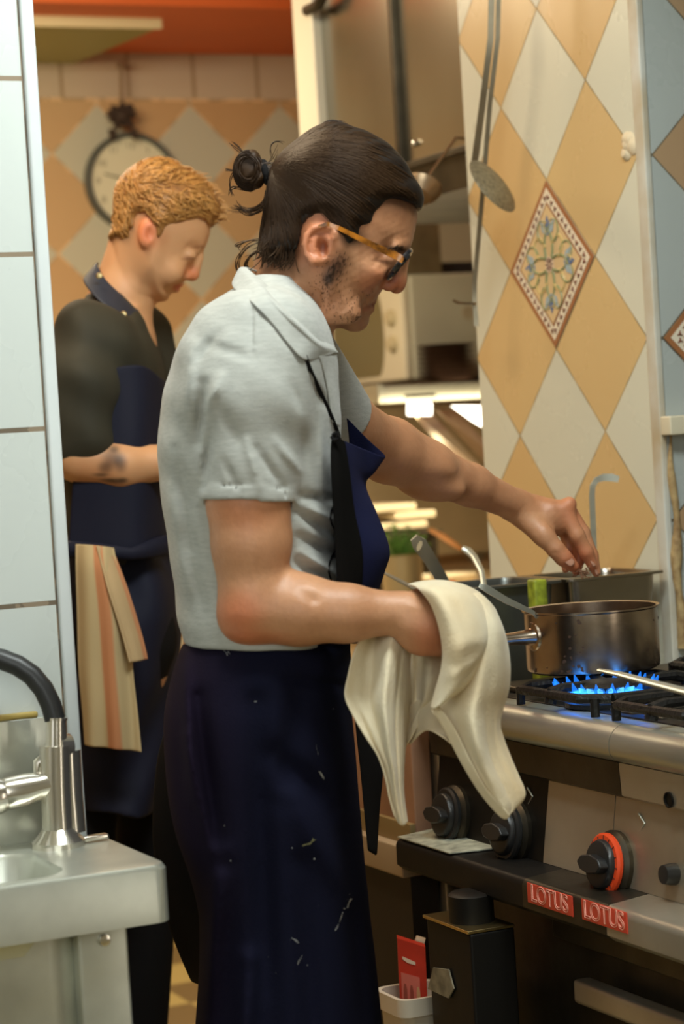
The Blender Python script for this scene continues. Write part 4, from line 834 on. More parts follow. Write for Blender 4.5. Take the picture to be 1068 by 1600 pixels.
# nose
b.add(rcone(hp(630, 398, 0), hp(619.5, 436, 0), .0080, .0108), .007).add(rcone(hp(619.5, 438, 0), hp(619, 446, 0), .0110, .0100), .006)
for s in (-1, 1):
    b.add(ell(hp(608, 446, s*.0125), (.0095, .0075, .006)), .004).cut(rcone(hp(611, 456, s*.007), hp(613, 450, s*.006), .0028, .002), .002)
    # eye sockets, lids, cheek
    b.cut(ell(hp(622, 396, s*.046), (.017, .013, .019)), .012).add(ell(hp(604, 403, s*.031), (.0145, .0125, .012)), .004).add(ell(hp(575, 428, s*.042), (.016, .012, .014)), .02)
    b.add(rcone(hp(633, 383, s*.012), hp(618, 384, s*.040), .005, .004), .010)
    b.add(ell(hp(530, 488, s*.044), (.022, .014, .010)), .02)
    b.cut(rcone(hp(604, 414, s*.043), hp(592, 407, s*.052), .0016, .0012), .003)        # lid crease
    b.cut(rcone(hp(601, 462, s*.022), hp(566, 480, s*.050), .0014, .001), .004)       # smile line
    b.cut(rcone(hp(583, 477, 0), hp(567, 471, s*.026), .0012, .0010), .0015)            # mouth
    b.add(rcone(hp(581, 470.5, 0), hp(569, 467.5, s*.022), .004, .002), .004).add(rcone(hp(577, 483, 0), hp(567, 477.5, s*.022), .0048, .002), .004)
    b.add(ell(hp(556, 499, s*.006), (.0125, .0115, .016)), .010)
    b.add(rcone(hp(474, 418, s*.050), hp(490, 515, s*.022), .013, .010), .008)          # neck tendon
    b.cut(rcone(hp(498, 455, s*.058), hp(495, 505, s*.047), .0015, .001), .004)
    zs_ = s*.0755                                                                       # ear
    b.add(ell(hp(497, 383, zs_), (.0155, .0235, .0075), .25), .004)
    hel = [(519, 378), (524, 366), (516, 355.5), (503, 352.5), (489, 356.5), (479, 367), (475.5, 382), (479, 398), (487, 409)]
    for a, c in zip(hel, hel[1:]): b.add(rcone(hp(*a, zs_+s*(.007 if a[0] < 510 else .003)), hp(*c, zs_+s*(.008 if c[0] < 510 else .003)), .0036, .0036), .002)
    b.add(ell(hp(492, 408, zs_+s*.002), (.008, .0065, .0055)), .004)
    b.cut(ell(hp(504, 387, zs_+s*.008), (.0078, .0120, .0110), .15), .0015).cut(rcone(hp(494, 367, zs_+s*.0095), hp(513, 364, zs_+s*.008), .003, .0025), .002).cut(rcone(hp(485, 375, zs_+s*.010), hp(484, 393, zs_+s*.009), .002, .002), .002)
    b.add(ell(hp(515, 388, zs_+s*.001), (.004, .006, .004)), .003)
    for a_, c_ in (((600, 458), (572, 470)), ((572, 470), (560, 486)), ((556, 466), (534, 492)), ((590, 412), (578, 418)), ((590, 417), (574, 426)), ((520, 470), (516, 500)), ((484, 470), (480, 520)), ((470, 460), (468, 520)), ((600, 420), (584, 430))):
        za, zc = [s*(.054 if x > 590 and y < 380 else .058 if x > 560 else .066 if x > 530 else .058) for x, y in (a_, c_)]; CRE.append((a_, c_, za, zc))
# near (right) arm
DN = 2.452
b.add(rcone(C(400, 545, 2.485), C(392, 690, DN+.004), .042, .040), .015).add(rcone(C(392, 690, DN+.004), C(387, 785, DN), .040, .0435), .012).add(rcone(C(387, 785, DN), C(392, 850, DN), .0435, .042), .012)
b.add(ell(C(418, 822, DN-.002), (.022, .034, .030), .12), .012).add(rcone(C(392, 850, DN), C(394, 950, DN), .0415, .0355), .012)
b.add(ell(C(372, 968, DN), (.016, .018, .022)), .02)
b.add(rcone(C(402, 950, DN), C(470, 955, DN-.005), .036, .0355), .018).add(rcone(C(470, 955, DN-.005), C(540, 958, DN-.005), .0345, .030), .015).add(rcone(C(540, 958, DN-.005), C(632, 958, DN), .0295, .0225), .015)
b.add(ell(C(470, 925, DN+.003), (.040, .018, .022), -.25), .015).cut(rcone(C(455, 905, DN-.045), C(490, 935, DN-.040), .004, .003), .01)
b.add(ell(C(634, 978, DN-.018), (.007, .008, .005)), .008)
# near hand, fingers closing on the cloth
def finger(sol, pts, rs, k=.003):
    for i in range(len(pts)-1): sol.add(rcone(pts[i], pts[i+1], rs[i], rs[i+1]), k)
b.add(rcone(C(632, 960, DN), C(665, 975, DN), .0215, .024), .012).add(ell(C(664, 982, DN-.001), (.030, .030, .0175), -.55), .012).add(ell(C(655, 985, DN-.008), (.026, .024, .014), -.7), .01)
kn = [(672, 946, .008), (684, 966, 0), (688, 988, -.002), (684, 1010, .002)]
for i, (kx, ky, kz) in enumerate(kn):
    L = (1, 1.08, 1.0, .82)[i]; r = (.0095, .0098, .0092, .008)[i]
    p = [C(kx, ky, DN+kz), C(kx+34*L, ky+14, DN+kz+.012), C(kx+44*L, ky+42, DN+kz+.030), C(kx+22*L, ky+54, DN+kz+.042)]
    b.add(rcone(C(650, 965+i*6, DN), p[0], .012, .0105), .006); finger(b, p, [r*1.1, r, r*.9, r*.8])
    b.add(ell(C(kx, ky, DN+kz-.006), (.010, .010, .009)), .005)
finger(b, [C(650, 940, DN+.018), C(672, 930, DN+.028), C(700, 945, DN+.034), C(716, 968, DN+.036)], [.014, .0115, .0098, .0085], .006)
for i in range(3): b.add(rcone(C(640, 950+i*12, DN-.0205), C(676, 955+i*18, DN-.013), .0022, .0022), .005)
# far (left) arm reaching over the pans
b.add(rcone(C(462, 575, 2.79), C(535, 662, 2.88), .044, .042), .02).add(rcone(C(535, 662, 2.88), C(605, 706, 2.97), .042, .041), .015)
b.add(rcone(C(610, 702, 2.97), C(665, 733, 3.02), .0415, .038), .015).add(rcone(C(665, 733, 3.02), C(735, 758, 3.08), .036, .0285), .015).add(rcone(C(735, 758, 3.08), C(806, 790, 3.13), .0275, .0215), .012)
b.add(ell(C(655, 715, 3.0), (.05, .02, .03), -.42), .015).add(ell(C(672, 755, 3.02), (.048, .020, .026), -.25), .015)
H = 3.15
b.add(rcone(C(800, 788, H-.01), C(852, 808, H), .0225, .0255), .012).add(ell(C(850, 808, H+.004), (.040, .0215, .030), -.45), .012)
b.add(rcone(C(862, 800, H-.012), C(884, 796, H-.008), .016, .0135), .008)
finger(b, [C(880, 799, H-.012), C(901, 836, H-.016), C(915, 862, H-.012), C(925, 884, H-.006)], [.0135, .0105, .0098, .0075], .005)      # index
finger(b, [C(886, 797, H+.008), C(910, 832, H+.006), C(924, 868, H+.004), C(931, 894, H+.000)], [.0125, .0102, .0092, .0070], .004)     # middle
finger(b, [C(882, 803, H+.027), C(903, 842, H+.030), C(905, 872, H+.026), C(900, 893, H+.018)], [.012, .0095, .0085, .0065], .004)      # ring
finger(b, [C(872, 812, H+.043), C(887, 846, H+.044), C(886, 874, H+.038), C(883, 889, H+.030)], [.0105, .0085, .0075, .006], .004)     # little
b.add(rcone(C(822, 810, H-.020), C(850, 838, H-.030), .018, .0150), .010)                                                             # thumb base
finger(b, [C(848, 835, H-.030), C(868, 858, H-.032), C(880, 871, H-.030), C(895, 885, H-.024)], [.0150, .0122, .0118, .0085], .006)
b.add(ell(C(889, 786, H-.010), (.010, .009, .010)), .006).add(ell(C(858, 790, H-.008), (.03, .006, .012), -.15), .008)
b.cut(rcone(C(861, 818, H-.035), C(893, 862, H-.030), .0030, .002), .005)
for s_, (px_, py_) in enumerate(((875, 862), (871, 866), (867, 870))): b.cut(rcone(C(px_-4, py_-6, H-.044), C(px_-9, py_+5, H-.043), .0008, .0006), .002)
def creases(P):     # fine wrinkles on both cheeks, brow and neck
    v = np.zeros(len(P)); i = np.where((P[:, 1] > C(0, 530, DM)[1]) & (P[:, 0] > C(455, 0, DM)[0]) & (P[:, 2] < 2.76))[0]; q = P[i]; x, y = pxm(q, DM); a_ = 0*x
    for (x0, y0), (x1, y1), _, _ in CRE:
        dx, dy = x1-x0, y1-y0; t = np.clip(((x-x0)*dx+(y-y0)*dy)/(dx*dx+dy*dy), 0, 1); cx = x0+t*dx; cy = y0+t*dy+2*np.sin(np.pi*t); d2 = (x-cx)**2+(y-cy)**2; a_ += .0011*np.exp(-d2/5.5)*np.sin(np.pi*np.clip(t, .15, .85))
    a_ += .0005*np.sin(x*.55+y*.23)*np.sin(y*.41-x*.17)
    v[i] = a_*(np.abs(q[:, 2]-DM) > .022); return v
b.disp(creases)
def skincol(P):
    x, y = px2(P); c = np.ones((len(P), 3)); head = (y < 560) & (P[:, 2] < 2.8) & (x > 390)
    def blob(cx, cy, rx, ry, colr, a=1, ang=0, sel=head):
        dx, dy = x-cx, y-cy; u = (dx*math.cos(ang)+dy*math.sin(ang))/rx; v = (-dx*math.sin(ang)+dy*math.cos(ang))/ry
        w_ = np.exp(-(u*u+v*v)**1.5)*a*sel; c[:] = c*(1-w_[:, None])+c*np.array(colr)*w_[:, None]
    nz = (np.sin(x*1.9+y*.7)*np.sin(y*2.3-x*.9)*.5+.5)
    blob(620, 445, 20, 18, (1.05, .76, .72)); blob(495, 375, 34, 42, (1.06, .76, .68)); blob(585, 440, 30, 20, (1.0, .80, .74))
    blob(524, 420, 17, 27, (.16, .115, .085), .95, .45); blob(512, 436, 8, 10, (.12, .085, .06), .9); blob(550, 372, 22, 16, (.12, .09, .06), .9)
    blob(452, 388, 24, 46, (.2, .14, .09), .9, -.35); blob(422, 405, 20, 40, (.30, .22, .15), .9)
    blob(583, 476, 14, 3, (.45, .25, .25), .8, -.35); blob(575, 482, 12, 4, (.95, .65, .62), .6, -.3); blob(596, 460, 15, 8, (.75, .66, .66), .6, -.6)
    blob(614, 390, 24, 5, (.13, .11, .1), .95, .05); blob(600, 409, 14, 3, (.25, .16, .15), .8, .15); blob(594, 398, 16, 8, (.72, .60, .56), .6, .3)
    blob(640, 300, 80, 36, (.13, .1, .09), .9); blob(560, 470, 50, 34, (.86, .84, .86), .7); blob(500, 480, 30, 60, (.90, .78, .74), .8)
    blob(505, 386, 7, 12, (.42, .26, .2), .85); blob(503, 366, 10, 3, (.5, .32, .25), .7)  # shade of the ear hollows put into the colour
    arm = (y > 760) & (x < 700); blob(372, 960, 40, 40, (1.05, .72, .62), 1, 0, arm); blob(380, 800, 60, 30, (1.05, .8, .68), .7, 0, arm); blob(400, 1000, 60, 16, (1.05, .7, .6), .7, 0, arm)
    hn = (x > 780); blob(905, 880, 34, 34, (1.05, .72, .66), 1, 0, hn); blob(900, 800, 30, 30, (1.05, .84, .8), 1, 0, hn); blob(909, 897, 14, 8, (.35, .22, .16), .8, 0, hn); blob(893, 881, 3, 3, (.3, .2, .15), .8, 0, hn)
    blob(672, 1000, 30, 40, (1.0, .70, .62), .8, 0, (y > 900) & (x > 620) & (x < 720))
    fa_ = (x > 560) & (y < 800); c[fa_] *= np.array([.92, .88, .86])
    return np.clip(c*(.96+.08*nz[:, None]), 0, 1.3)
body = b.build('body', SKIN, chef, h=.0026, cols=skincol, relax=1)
NAIL = mat('finger_nail', (.46, .23, .15), .4, spec=.3)
def nail(c, along, out, l=.0065, w_=.0048):
    c = np.array(c); a = np.array(along, float); a /= np.linalg.norm(a); o = np.array(out, float); o -= a*(o@a); o /= np.linalg.norm(o); s = np.cross(a, o); V = []; Fs = []
    for i in range(7):
        for j in range(7):
            u, v = (i/3-1), (j/3-1); q = math.sqrt(max(0, 1-.35*u*u)); V.append(toW(c+a*l*u*(math.sqrt(1-.3*v*v))+s*w_*v*q+o*(.0012*(1-v*v)-.0004*u*u)))
    for i in range(6):
        for j in range(6): Fs.append((i*7+j, i*7+j+1, i*7+j+8, i*7+j+7))
    return fromdata('finger_nail', V, Fs, NAIL, body, solid=.0006)
nail(C(926, 879, H-.0135), C(925, 884, H)-C(915, 862, H), (.75, .25, -.62)); nail(C(931.5, 892, H-.006), C(931, 894, H)-C(924, 868, H), (.8, .1, -.5))
nail(C(889, 877, H-.0395), C(895, 885, H)-C(880, 871, H), (.1, .35, -1), .0075, .006)
# pinch of chopped herbs between the fingertips
hb_ = MB()
for k in range(46):
    q = W(909+random.gauss(0, 6), 894+random.gauss(0, 4), H-.012+random.gauss(0, .006)); hb_.lathe([(0, -.0014), (.0019, 0), (0, .0018)], q, (random.random(), random.random(), 1), 5)
tag(hb_.done('pinch_of_seasoning', mat('seasoning', (.30, .16, .09), .8)), 'pinch of brown seasoning between the fingertips over the containers', 'seasoning', kind='stuff')

# ---- hair
HO = [(421, 268), (438, 241), (465, 218), (492, 200), (522, 191), (559, 201), (593, 216), (624, 241), (644, 271), (659, 298), (663, 316), (657, 328), (640, 324), (612, 321), (597, 327), (586, 344), (576, 360), (562, 368), (556, 384), (546, 392), (537, 384), (528, 368), (519, 352), (504, 347), (488, 351), (474, 364), (470, 384), (462, 402), (446, 412), (426, 414), (408, 408), (404, 388), (411, 358), (410, 330), (414, 300)]
HC = [(421, 268), (438, 241), (465, 218), (492, 200), (522, 191), (559, 201), (593, 216), (624, 241), (644, 271), (659, 298), (663, 316), (658, 332), (645, 370), (620, 430), (575, 480), (520, 500), (460, 470), (424, 430), (405, 408), (404, 385), (410, 355), (410, 330), (414, 300)]
hsol, onhair, hq = hair_solid(HC, HO, DM, .0865, .078, lambda x, y: 1-.30*np.clip((x-(500+(515-y)*.28))/150, 0, 1))
hs = Solid(); hs.add(hsol, .0015)
hs.disp(lambda P: .0009*np.sin((pxm(P, DM)[1]-268)/(np.abs(pxm(P, DM)[0]-415)+25)*38+pxm(P, DM)[0]*.02)*(pxm(P, DM)[0] > 425))
# keep hair off the ears
for s in (-1, 1): hs.cut(ell(hp(500, 385, s*.085), (.022, .030, .03), .2), .003)
hair = hs.build('hair', HAIR, chef, h=.0024, relax=1)
def c2(x, y): return np.array([(x-534)*DM/F, -(y-800)*DM/F])
paths = []
HL = [(522, 193), (545, 197), (575, 209), (600, 222), (626, 245), (646, 276), (658, 298), (661, 316), (655, 326), (638, 322), (612, 320), (598, 327), (588, 343), (577, 358), (566, 366), (556, 382), (546, 388), (536, 378), (528, 364), (516, 350), (500, 346), (486, 350)]
def along(L, t): t = t*(len(L)-1); i = min(int(t), len(L)-2); f = t-i; return (L[i][0]*(1-f)+L[i+1][0]*f, L[i][1]*(1-f)+L[i+1][1]*f)
for k in range(1700):
    t = rng.random(); sx, sy = along(HL, t); sx -= rng.random()*60*(1 if t < .5 else .4); sy += rng.normal()*2+(rng.random()**2*40 if t < .3 else 0)
    side = -1 if k % 5 else 1; T_ = (424+rng.normal()*2, 268+rng.normal()*7)
    up = (.22*(1-t)+.02)*(sx-T_[0]); mx, my = (sx*.6+T_[0]*.4), (sy*.6+T_[1]*.4)-up+rng.normal()*4; m2 = (sx*.25+T_[0]*.75, (sy*.25+T_[1]*.75)-up*.7+rng.normal()*3)
    P2 = bez(c2(sx, sy), c2(mx, my), c2(*m2), c2(*T_), 16); P2 = P2[polyd(P2, hq) > .0006]
    if len(P2) > 6: paths.append(onhair(P2, side, .0002+.0014*rng.random()))
for k in range(260):   # from nape and behind ear up to the tie
    sx, sy = along([(484, 352), (472, 366), (467, 386), (458, 402), (444, 410), (426, 412), (411, 404)], rng.random()); T_ = (424+rng.normal()*2, 272+rng.normal()*6); side = -1 if k % 4 else 1
    P2 = bez(c2(sx, sy), c2(sx-10+rng.normal()*6, sy-50), c2(T_[0]+10+rng.normal()*5, T_[1]+40), c2(*T_), 14); P2 = P2[polyd(P2, hq) > .0006]
    if len(P2) > 6: paths.append(onhair(P2, side, .0003+.0016*rng.random()))
Vh, Fh = strands(paths, .0006); fromdata('hair_strands', toW(Vh), Fh, HAIR2, hair)
# bun, tie, loose curls
def h3(x, y, z): return C(x, y, DM+z)
bs = Solid(); bs.add(ell(h3(387, 268, 0), (.0165, .0225, .019), .1), .004).add(ell(h3(392, 248, -.004), (.012, .010, .014)), .006).add(ell(h3(402, 275, -.004), (.010, .016, .014)), .006)
bs.disp(lambda P: .0011*np.sin(420*(P[:, 0]*.8-P[:, 1]*.35)+3*np.sin(90*P[:, 1])))
bun = bs.build('bun', HAIR2, chef, h=.0022, relax=1)
paths = []
for k in range(420):
    a0 = rng.random()*6.28; R_ = .95+.13*rng.random(); L = 1.5+rng.random()*2.2; t = np.linspace(0, L, 14); z0 = rng.uniform(-1, 1)
    x = 388+23*R_*np.cos(a0+t)*math.sqrt(max(0, 1-z0*z0*.7)); y = 267+30*R_*np.sin(a0+t)*math.sqrt(max(0, 1-z0*z0*.7)); paths.append(np.stack([(x-534)*DM/F, -(y-800)*DM/F, DM+.022*z0*np.ones_like(t)+.002*np.sin(3*t)], 1))
for k in range(40):
    paths.append(bez(h3(400+rng.normal()*4, 262+rng.normal()*8, -.014), h3(412, 262+rng.normal()*8, -.014), h3(420, 262+rng.normal()*8, -.012), h3(434, 262+rng.normal()*12, -.01), 8))
Vh, Fh = strands(paths, .00055); fromdata('bun_strands', toW(Vh), Fh, HAIR2, bun)
bt = Solid()
for a in range(14): q = a*2*math.pi/14; q2 = (a+1)*2*math.pi/14; bt.add(rcone(h3(414+3*math.cos(q), 269+15*math.cos(q), .013*math.sin(q)), h3(414+3*math.cos(q2), 269+15*math.cos(q2), .013*math.sin(q2)), .0042, .0042), .002)
bt.build('hair_tie', BLK, chef, h=.002)
paths = []
def curl(p, n=16, j=2.5, cnt=1):
    for _ in range(cnt):
        q = np.array([h3(x+rng.normal()*j, y+rng.normal()*j, z+rng.normal()*.004) for x, y, z in p]); paths.append(bez(q[0], q[1], q[2], q[3], n) if len(q) == 4 else bez(q[0], q[1], q[2], None, n))
curl([(424, 285, -.01), (420, 320, -.02), (400, 335, -.01), (366, 324, 0)], cnt=14, j=4); curl([(415, 300, -.01), (412, 345, -.02), (385, 340, -.01), (372, 318, 0)], cnt=8, j=3)
curl([(424, 300, 0), (412, 340, 0), (408, 370, 0), (412, 408, 0)], cnt=50, j=6); curl([(432, 330, -.02), (424, 360, -.02), (415, 385, -.02), (428, 412, -.03)], cnt=40, j=7)
for _ in range(110):
    x0 = rng.uniform(408, 462); y0 = 398+rng.normal()*7; zz0 = -.045-.006*rng.random()-(.018 if x0 > 432 else 0); L = 4+rng.random()*14; k_ = rng.normal()*9
    paths.append(bez(h3(x0, y0-10, zz0), h3(x0-2+k_*.3, y0+L*.5, zz0+.001), h3(x0-6+k_, y0+L, zz0+.002), None, 9))
curl([(410, 375, -.01), (380, 372, -.01), (360, 392, 0), (374, 382, 0)], cnt=4, j=3); curl([(408, 380, -.01), (370, 385, -.01), (358, 428, 0), (388, 430, 0)], cnt=5, j=3); curl([(412, 392, -.02), (382, 392, -.01), (372, 428, 0), (400, 424, 0)], cnt=6, j=3)
curl([(380, 250, 0), (362, 270, 0), (352, 285, 0), (364, 306, 0)], cnt=3, j=2); curl([(384, 246, 0), (372, 232, 0), (360, 222, 0)], cnt=5, j=3); curl([(372, 268, 0), (362, 266, 0), (352, 265, 0)], cnt=6, j=1.2)
curl([(428, 250, 0), (415, 232, 0), (425, 215, 0), (444, 224, 0)], cnt=2, j=2); curl([(392, 300, 0), (370, 296, 0), (360, 285, 0), (358, 304, 0)], cnt=4, j=2)
curl([(500, 196, 0), (515, 188, 0), (528, 188, 0), (540, 194, 0)], cnt=10, j=2)
Vh, Fh = strands(paths, .0007); fromdata('loose_strands', toW(Vh), Fh, HAIR2, hair)
paths = []
for k in range(760):     # sideburn, brow and stubble hairs
    if k >= 240: x, y = [(558+rng.normal()*12, 499+rng.normal()*7), (535+rng.normal()*20, 480+rng.normal()*18), (583+rng.normal()*5, 462+rng.normal()*4), (505+rng.normal()*10, 455+rng.normal()*16)][k % 4]; L = 2.2; dx, dy = .2, .9
    elif k < 150: x, y = 524+rng.normal()*8, 420+rng.normal()*13; x += (420-y)*.45; L = 6; dx, dy = -.35, .95
    else: x, y = 612+rng.uniform(-22, 20), 389+rng.normal()*1.8; L = 7; dx, dy = -.9, .3
    z = -(.0775 if k < 150 else .045-(x-595)*.0006 if k < 240 else .055)
    paths.append(np.array([h3(x+dx*L*i/4+rng.normal()*.2, y+dy*L*i/4, z-.0016*i/4) for i in range(5)]))
# only the ones on the skin surface survive: snap to the body field
SN = []
for p in paths:
    q = p.copy(); hit = 0; zz = np.linspace(-.03, .03, 61)
    for i in range(len(q)):
        T_ = np.tile(q[i], (61, 1)); T_[:, 2] += zz; v = b(T_); j = np.where(v < 0)[0]
        if len(j): q[i, 2] += zz[j[0]]-.0004; hit += j[0] > 0
    if hit == len(q): SN.append(q)
Vh, Fh = strands(SN, .00035); fromdata('sideburn_and_brow', toW(Vh), Fh, HAIR2, hair)
# ---- glasses
gl = empty('spectacles', tuple(W(625, 415, DM)), 'amber and black spectacles worn low on the dark haired chef\'s nose', 'spectacles')
AMB = mat('amber_acetate', (.50, .17, .015), .15, noise=.85, nscale=75, ncol=(.04, .012, .003), coat=.5); BF = mat('black_acetate', (.012, .012, .014), .15, coat=.5)
LT, LB = (645, 389), (605, 440)
def lensp(t, z, o=0): x, y = LT[0]+(LB[0]-LT[0])*t, LT[1]+(LB[1]-LT[1])*t; return Vector(toW(h3(x+o*.8, y+o*.6, z)))
fr = MB()
for s in (-1, 1):
    ring = [lensp(.5-.42*math.cos(a), s*(.034+.027*math.sin(a)), -3*abs(.034+.027*math.sin(a))/.06) for a in [i*2*math.pi/24 for i in range(25)]]
    fr.tube(ring, .0033, 8)
fr.tube([lensp(.22, -.012), lensp(.15, 0, 1), lensp(.22, .012)], .0024, 8); frm = fr.done('front_frame', BF, gl)
GLM = mat('lens_glass', (1, 1, 1), .02); GLM.node_tree.nodes['Principled BSDF'].inputs['Transmission Weight'].default_value = 1; GLM.node_tree.nodes['Principled BSDF'].inputs['IOR'].default_value = 1.08
for s in (-1, 1):
    MB().prism([lensp(.5-.40*math.cos(a), s*(.034+.025*math.sin(a)), -3*abs(.034+.025*math.sin(a))/.06) for a in [i*2*math.pi/24 for i in range(24)]], (lensp(.5, 0, 1)-lensp(.5, 0, 0))*.8).done('lens', GLM, gl)
    t = MB(); pts = [toW(h3(629, 406, s*.064)), toW(h3(614, 397.5, s*.070)), toW(h3(590, 387, s*.0745)), toW(h3(560, 372, s*.0835)), toW(h3(530, 357, s*.091)), toW(h3(512, 350, s*.091)), toW(h3(498, 354, s*.086))]
    flatbar(t, pts, [.0080, .0085, .0072, .0060, .0050, .0045, .004], .003, Vector(f_)*(-s)); t.done('temple_arm', AMB, gl)
    MB().tube([toW(h3(630, 405, s*.064)), toW(h3(636, 399, s*.060))], .0042, 8).done('hinge_block', BF, gl)

# ---- polo shirt
st = Solid(); ROWS = [(438, 392, 462, .066), (462, 352, 488, .10), (485, 326, 504, .140), (520, 296, 520, .172), (560, 273, 527, .186), (620, 256, 531, .192), (700, 247, 533, .19), (780, 254, 532, .182), (870, 268, 530, .174), (940, 276, 532, .170), (975, 281, 534, .176), (1003, 290, 532, .176)]
st.add(tabsolid(ROWS, DM, 2.3), .02)
st.add(rcone(C(405, 538, 2.485), C(392, 620, 2.457), .060, .058), .028).add(ccone(C(392, 620, 2.457), C(388, 782, DN), .055, .0505), .012)
st.add(ell(C(362, 580, 2.50), (.048, .07, .05), .2), .03).add(ell(C(385, 630, 2.458), (.050, .07, .050), .1), .015)
st.add(ccone(C(458, 560, 2.77), C(524, 655, 2.87), .056, .051), .020)
st.add(ccone(C(389, 757, DN), C(388, 783, DN), .0520, .0520, 1), .0008)                           # ribbed cuff
def foldfn(segs):
    S_ = [(C(x0, y0, 1)[:2], C(x1, y1, 1)[:2], w_/F, a) for x0, y0, x1, y1, w_, a in segs]
    def f(P):
        q = P[:, :2]/P[:, 2:3]; v = np.zeros(len(P)); near = P[:, 2] < DM+.02
        for a, c, w_, am in S_:
            d = c-a; t = np.clip(((q-a)@d)/(d@d), 0, 1); r = q-a-t[:, None]*d; dd = (r*r).sum(1)/(w_*w_); v += am*np.exp(-dd)*(.35+.65*np.sin(np.pi*np.clip(t, .05, .95)))
        return v*near
    return f
folds = [(468, 838, 528, 872, 7, .006), (468, 862, 528, 900, 6, -.005), (462, 800, 522, 838, 6, .005), (475, 790, 524, 815, 6, -.004), (462, 880, 520, 912, 6, .005), (470, 775, 515, 780, 6, .004),
         (318, 600, 310, 690, 9, .008), (345, 590, 322, 640, 8, -.006), (330, 660, 318, 760, 7, .007), (300, 540, 290, 640, 12, -.006), (275, 700, 300, 860, 8, .004), (262, 760, 292, 920, 9, -.004), (300, 880, 320, 960, 8, .003),
         (400, 700, 440, 760, 6, .005), (385, 690, 405, 760, 7, -.005), (430, 690, 468, 735, 6, -.004), (350, 720, 372, 765, 5, .004), (345, 640, 372, 690, 8, .004), (470, 660, 478, 740, 8, .0015), (455, 600, 470, 640, 7, .003),
         (395, 480, 392, 552, 3, .0035), (400, 480, 398, 552, 3, -.002), (330, 540, 395, 560, 8, .003), (340, 520, 300, 570, 8, .003), (490, 600, 515, 640, 6, .003), (500, 640, 505, 780, 5, -.003), (322, 755, 456, 762, 2.2, .0022)]
st.disp(foldfn(folds)); st.cut(ccone(C(389, 765, DN), C(387.5, 792, DN), .0460, .0465, 1), .0006)
st.disp(lambda P: .0010*np.sin(34*P[:, 1]*3+60*P[:, 0])*np.sin(50*P[:, 0]+20)*(P[:, 2] < DM))
shirt = st.build('polo_shirt', SHIRT, chef, h=.003, relax=1)
# collar: stand and folded leaf
NR = 2.455
col_rows = [[(406, 424, 2.60), (385, 418, 2.575), (392, 425, 2.545), (418, 447, 2.520), (447, 475, 2.510), (475, 500, 2.515), (500, 525, 2.535), (519, 540, 2.565), (524, 548, 2.60)],
            [(392, 422, 2.60), (374, 420, 2.570), (380, 432, 2.535), (406, 458, 2.500), (436, 490, 2.485), (466, 520, 2.490), (495, 545, 2.510), (519, 549, 2.545), (527, 551, 2.59)],
            [(378, 436, 2.60), (364, 440, 2.565), (366, 452, 2.520), (392, 472, 2.485), (424, 505, 2.468), (452, 540, 2.468), (476, 563, 2.478), (506, 556, 2.520), (522, 553, 2.585)]]
def surf(sol, x, y, z0=2.38, z1=2.75):
    zz = np.linspace(z0, z1, 180); P = np.stack([(x-534)*zz/F, -(y-800)*zz/F, zz], 1); v = sol(P); j = np.where(v < 0)[0]; return zz[j[0]] if len(j) else None
def snap(row, off, z1=9): return [(x, y, min(z, (surf(st, x, y) or 9)-off)) for x, y, z in row]
col_rows = [col_rows[0], snap([((a[0]+c[0])/2, (a[1]+c[1])/2, (a[2]+c[2])/2-.004) for a, c in zip(col_rows[0], col_rows[1])], .006), snap(col_rows[1], .008), snap(col_rows[2], .004)]
col_o = grid('collar', col_rows, SHIRT, shirt, 5, 5, .0022)
far_rows = [[(400, 424, 2.62), (420, 424, 2.72), (460, 460, 2.74), (500, 505, 2.70), (520, 541, 2.66)], [(384, 430, 2.62), (410, 440, 2.75), (462, 480, 2.77), (508, 530, 2.73), (527, 552, 2.67)]]
grid('collar', far_rows, SHIRT, shirt, 5, 5, .0022)
# placket and lapel turned open
grid('placket', [snap(r, .003) for r in [[(497, 556, 2.6), (508, 553, 2.6), (520, 556, 2.6)], [(505, 582, 2.6), (516, 584, 2.6), (526, 588, 2.6)], [(512, 615, 2.6), (521, 620, 2.6), (530, 624, 2.6)], [(518, 660, 2.6), (524, 665, 2.6), (531, 668, 2.6)]]], SHIRT, shirt, 4, 4, .002)
# ---- apron
skt = Solid()
SK = [(984, 298, 546, .158), (1000, 292, 548, .164), (1016, 281, 549, .180), (1050, 270, 547, .188), (1110, 257, 549, .195), (1170, 258, 555, .195), (1240, 264, 560, .19), (1300, 276, 566, .188), (1350, 296, 570, .186), (1420, 314, 577, .184), (1500, 316, 587, .184), (1600, 307, 597, .186), (1760, 300, 606, .19), (1800, 298, 606, .19)]
skt.add(tabsolid(SK, DM, 2.25), .01)
skt.disp(foldfn([(290, 1020, 300, 1250, 10, -.007), (310, 1090, 345, 1350, 14, .008), (345, 1330, 325, 1600, 16, -.010), (400, 1100, 420, 1600, 22, .010), (470, 1060, 440, 1250, 22, .006), (430, 1180, 520, 1260, 20, .007), (460, 1250, 545, 1400, 22, -.006), (390, 1500, 370, 1780, 16, -.009), (540, 1300, 575, 1700, 16, .006), (470, 1350, 500, 1750, 20, .006), (290, 1150, 330, 1330, 9, -.005), (300, 1005, 545, 1012, 4, .004), (450, 1060, 545, 1075, 8, .004)]))
def apcol(P):  # purple highlight of the left side put into the colour
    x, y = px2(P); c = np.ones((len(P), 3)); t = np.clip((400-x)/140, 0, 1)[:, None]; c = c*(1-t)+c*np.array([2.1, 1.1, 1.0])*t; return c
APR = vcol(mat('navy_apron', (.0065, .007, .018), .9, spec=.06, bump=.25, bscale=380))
apr = skt.build('apron', APR, chef, h=.0035, cols=apcol, relax=2)
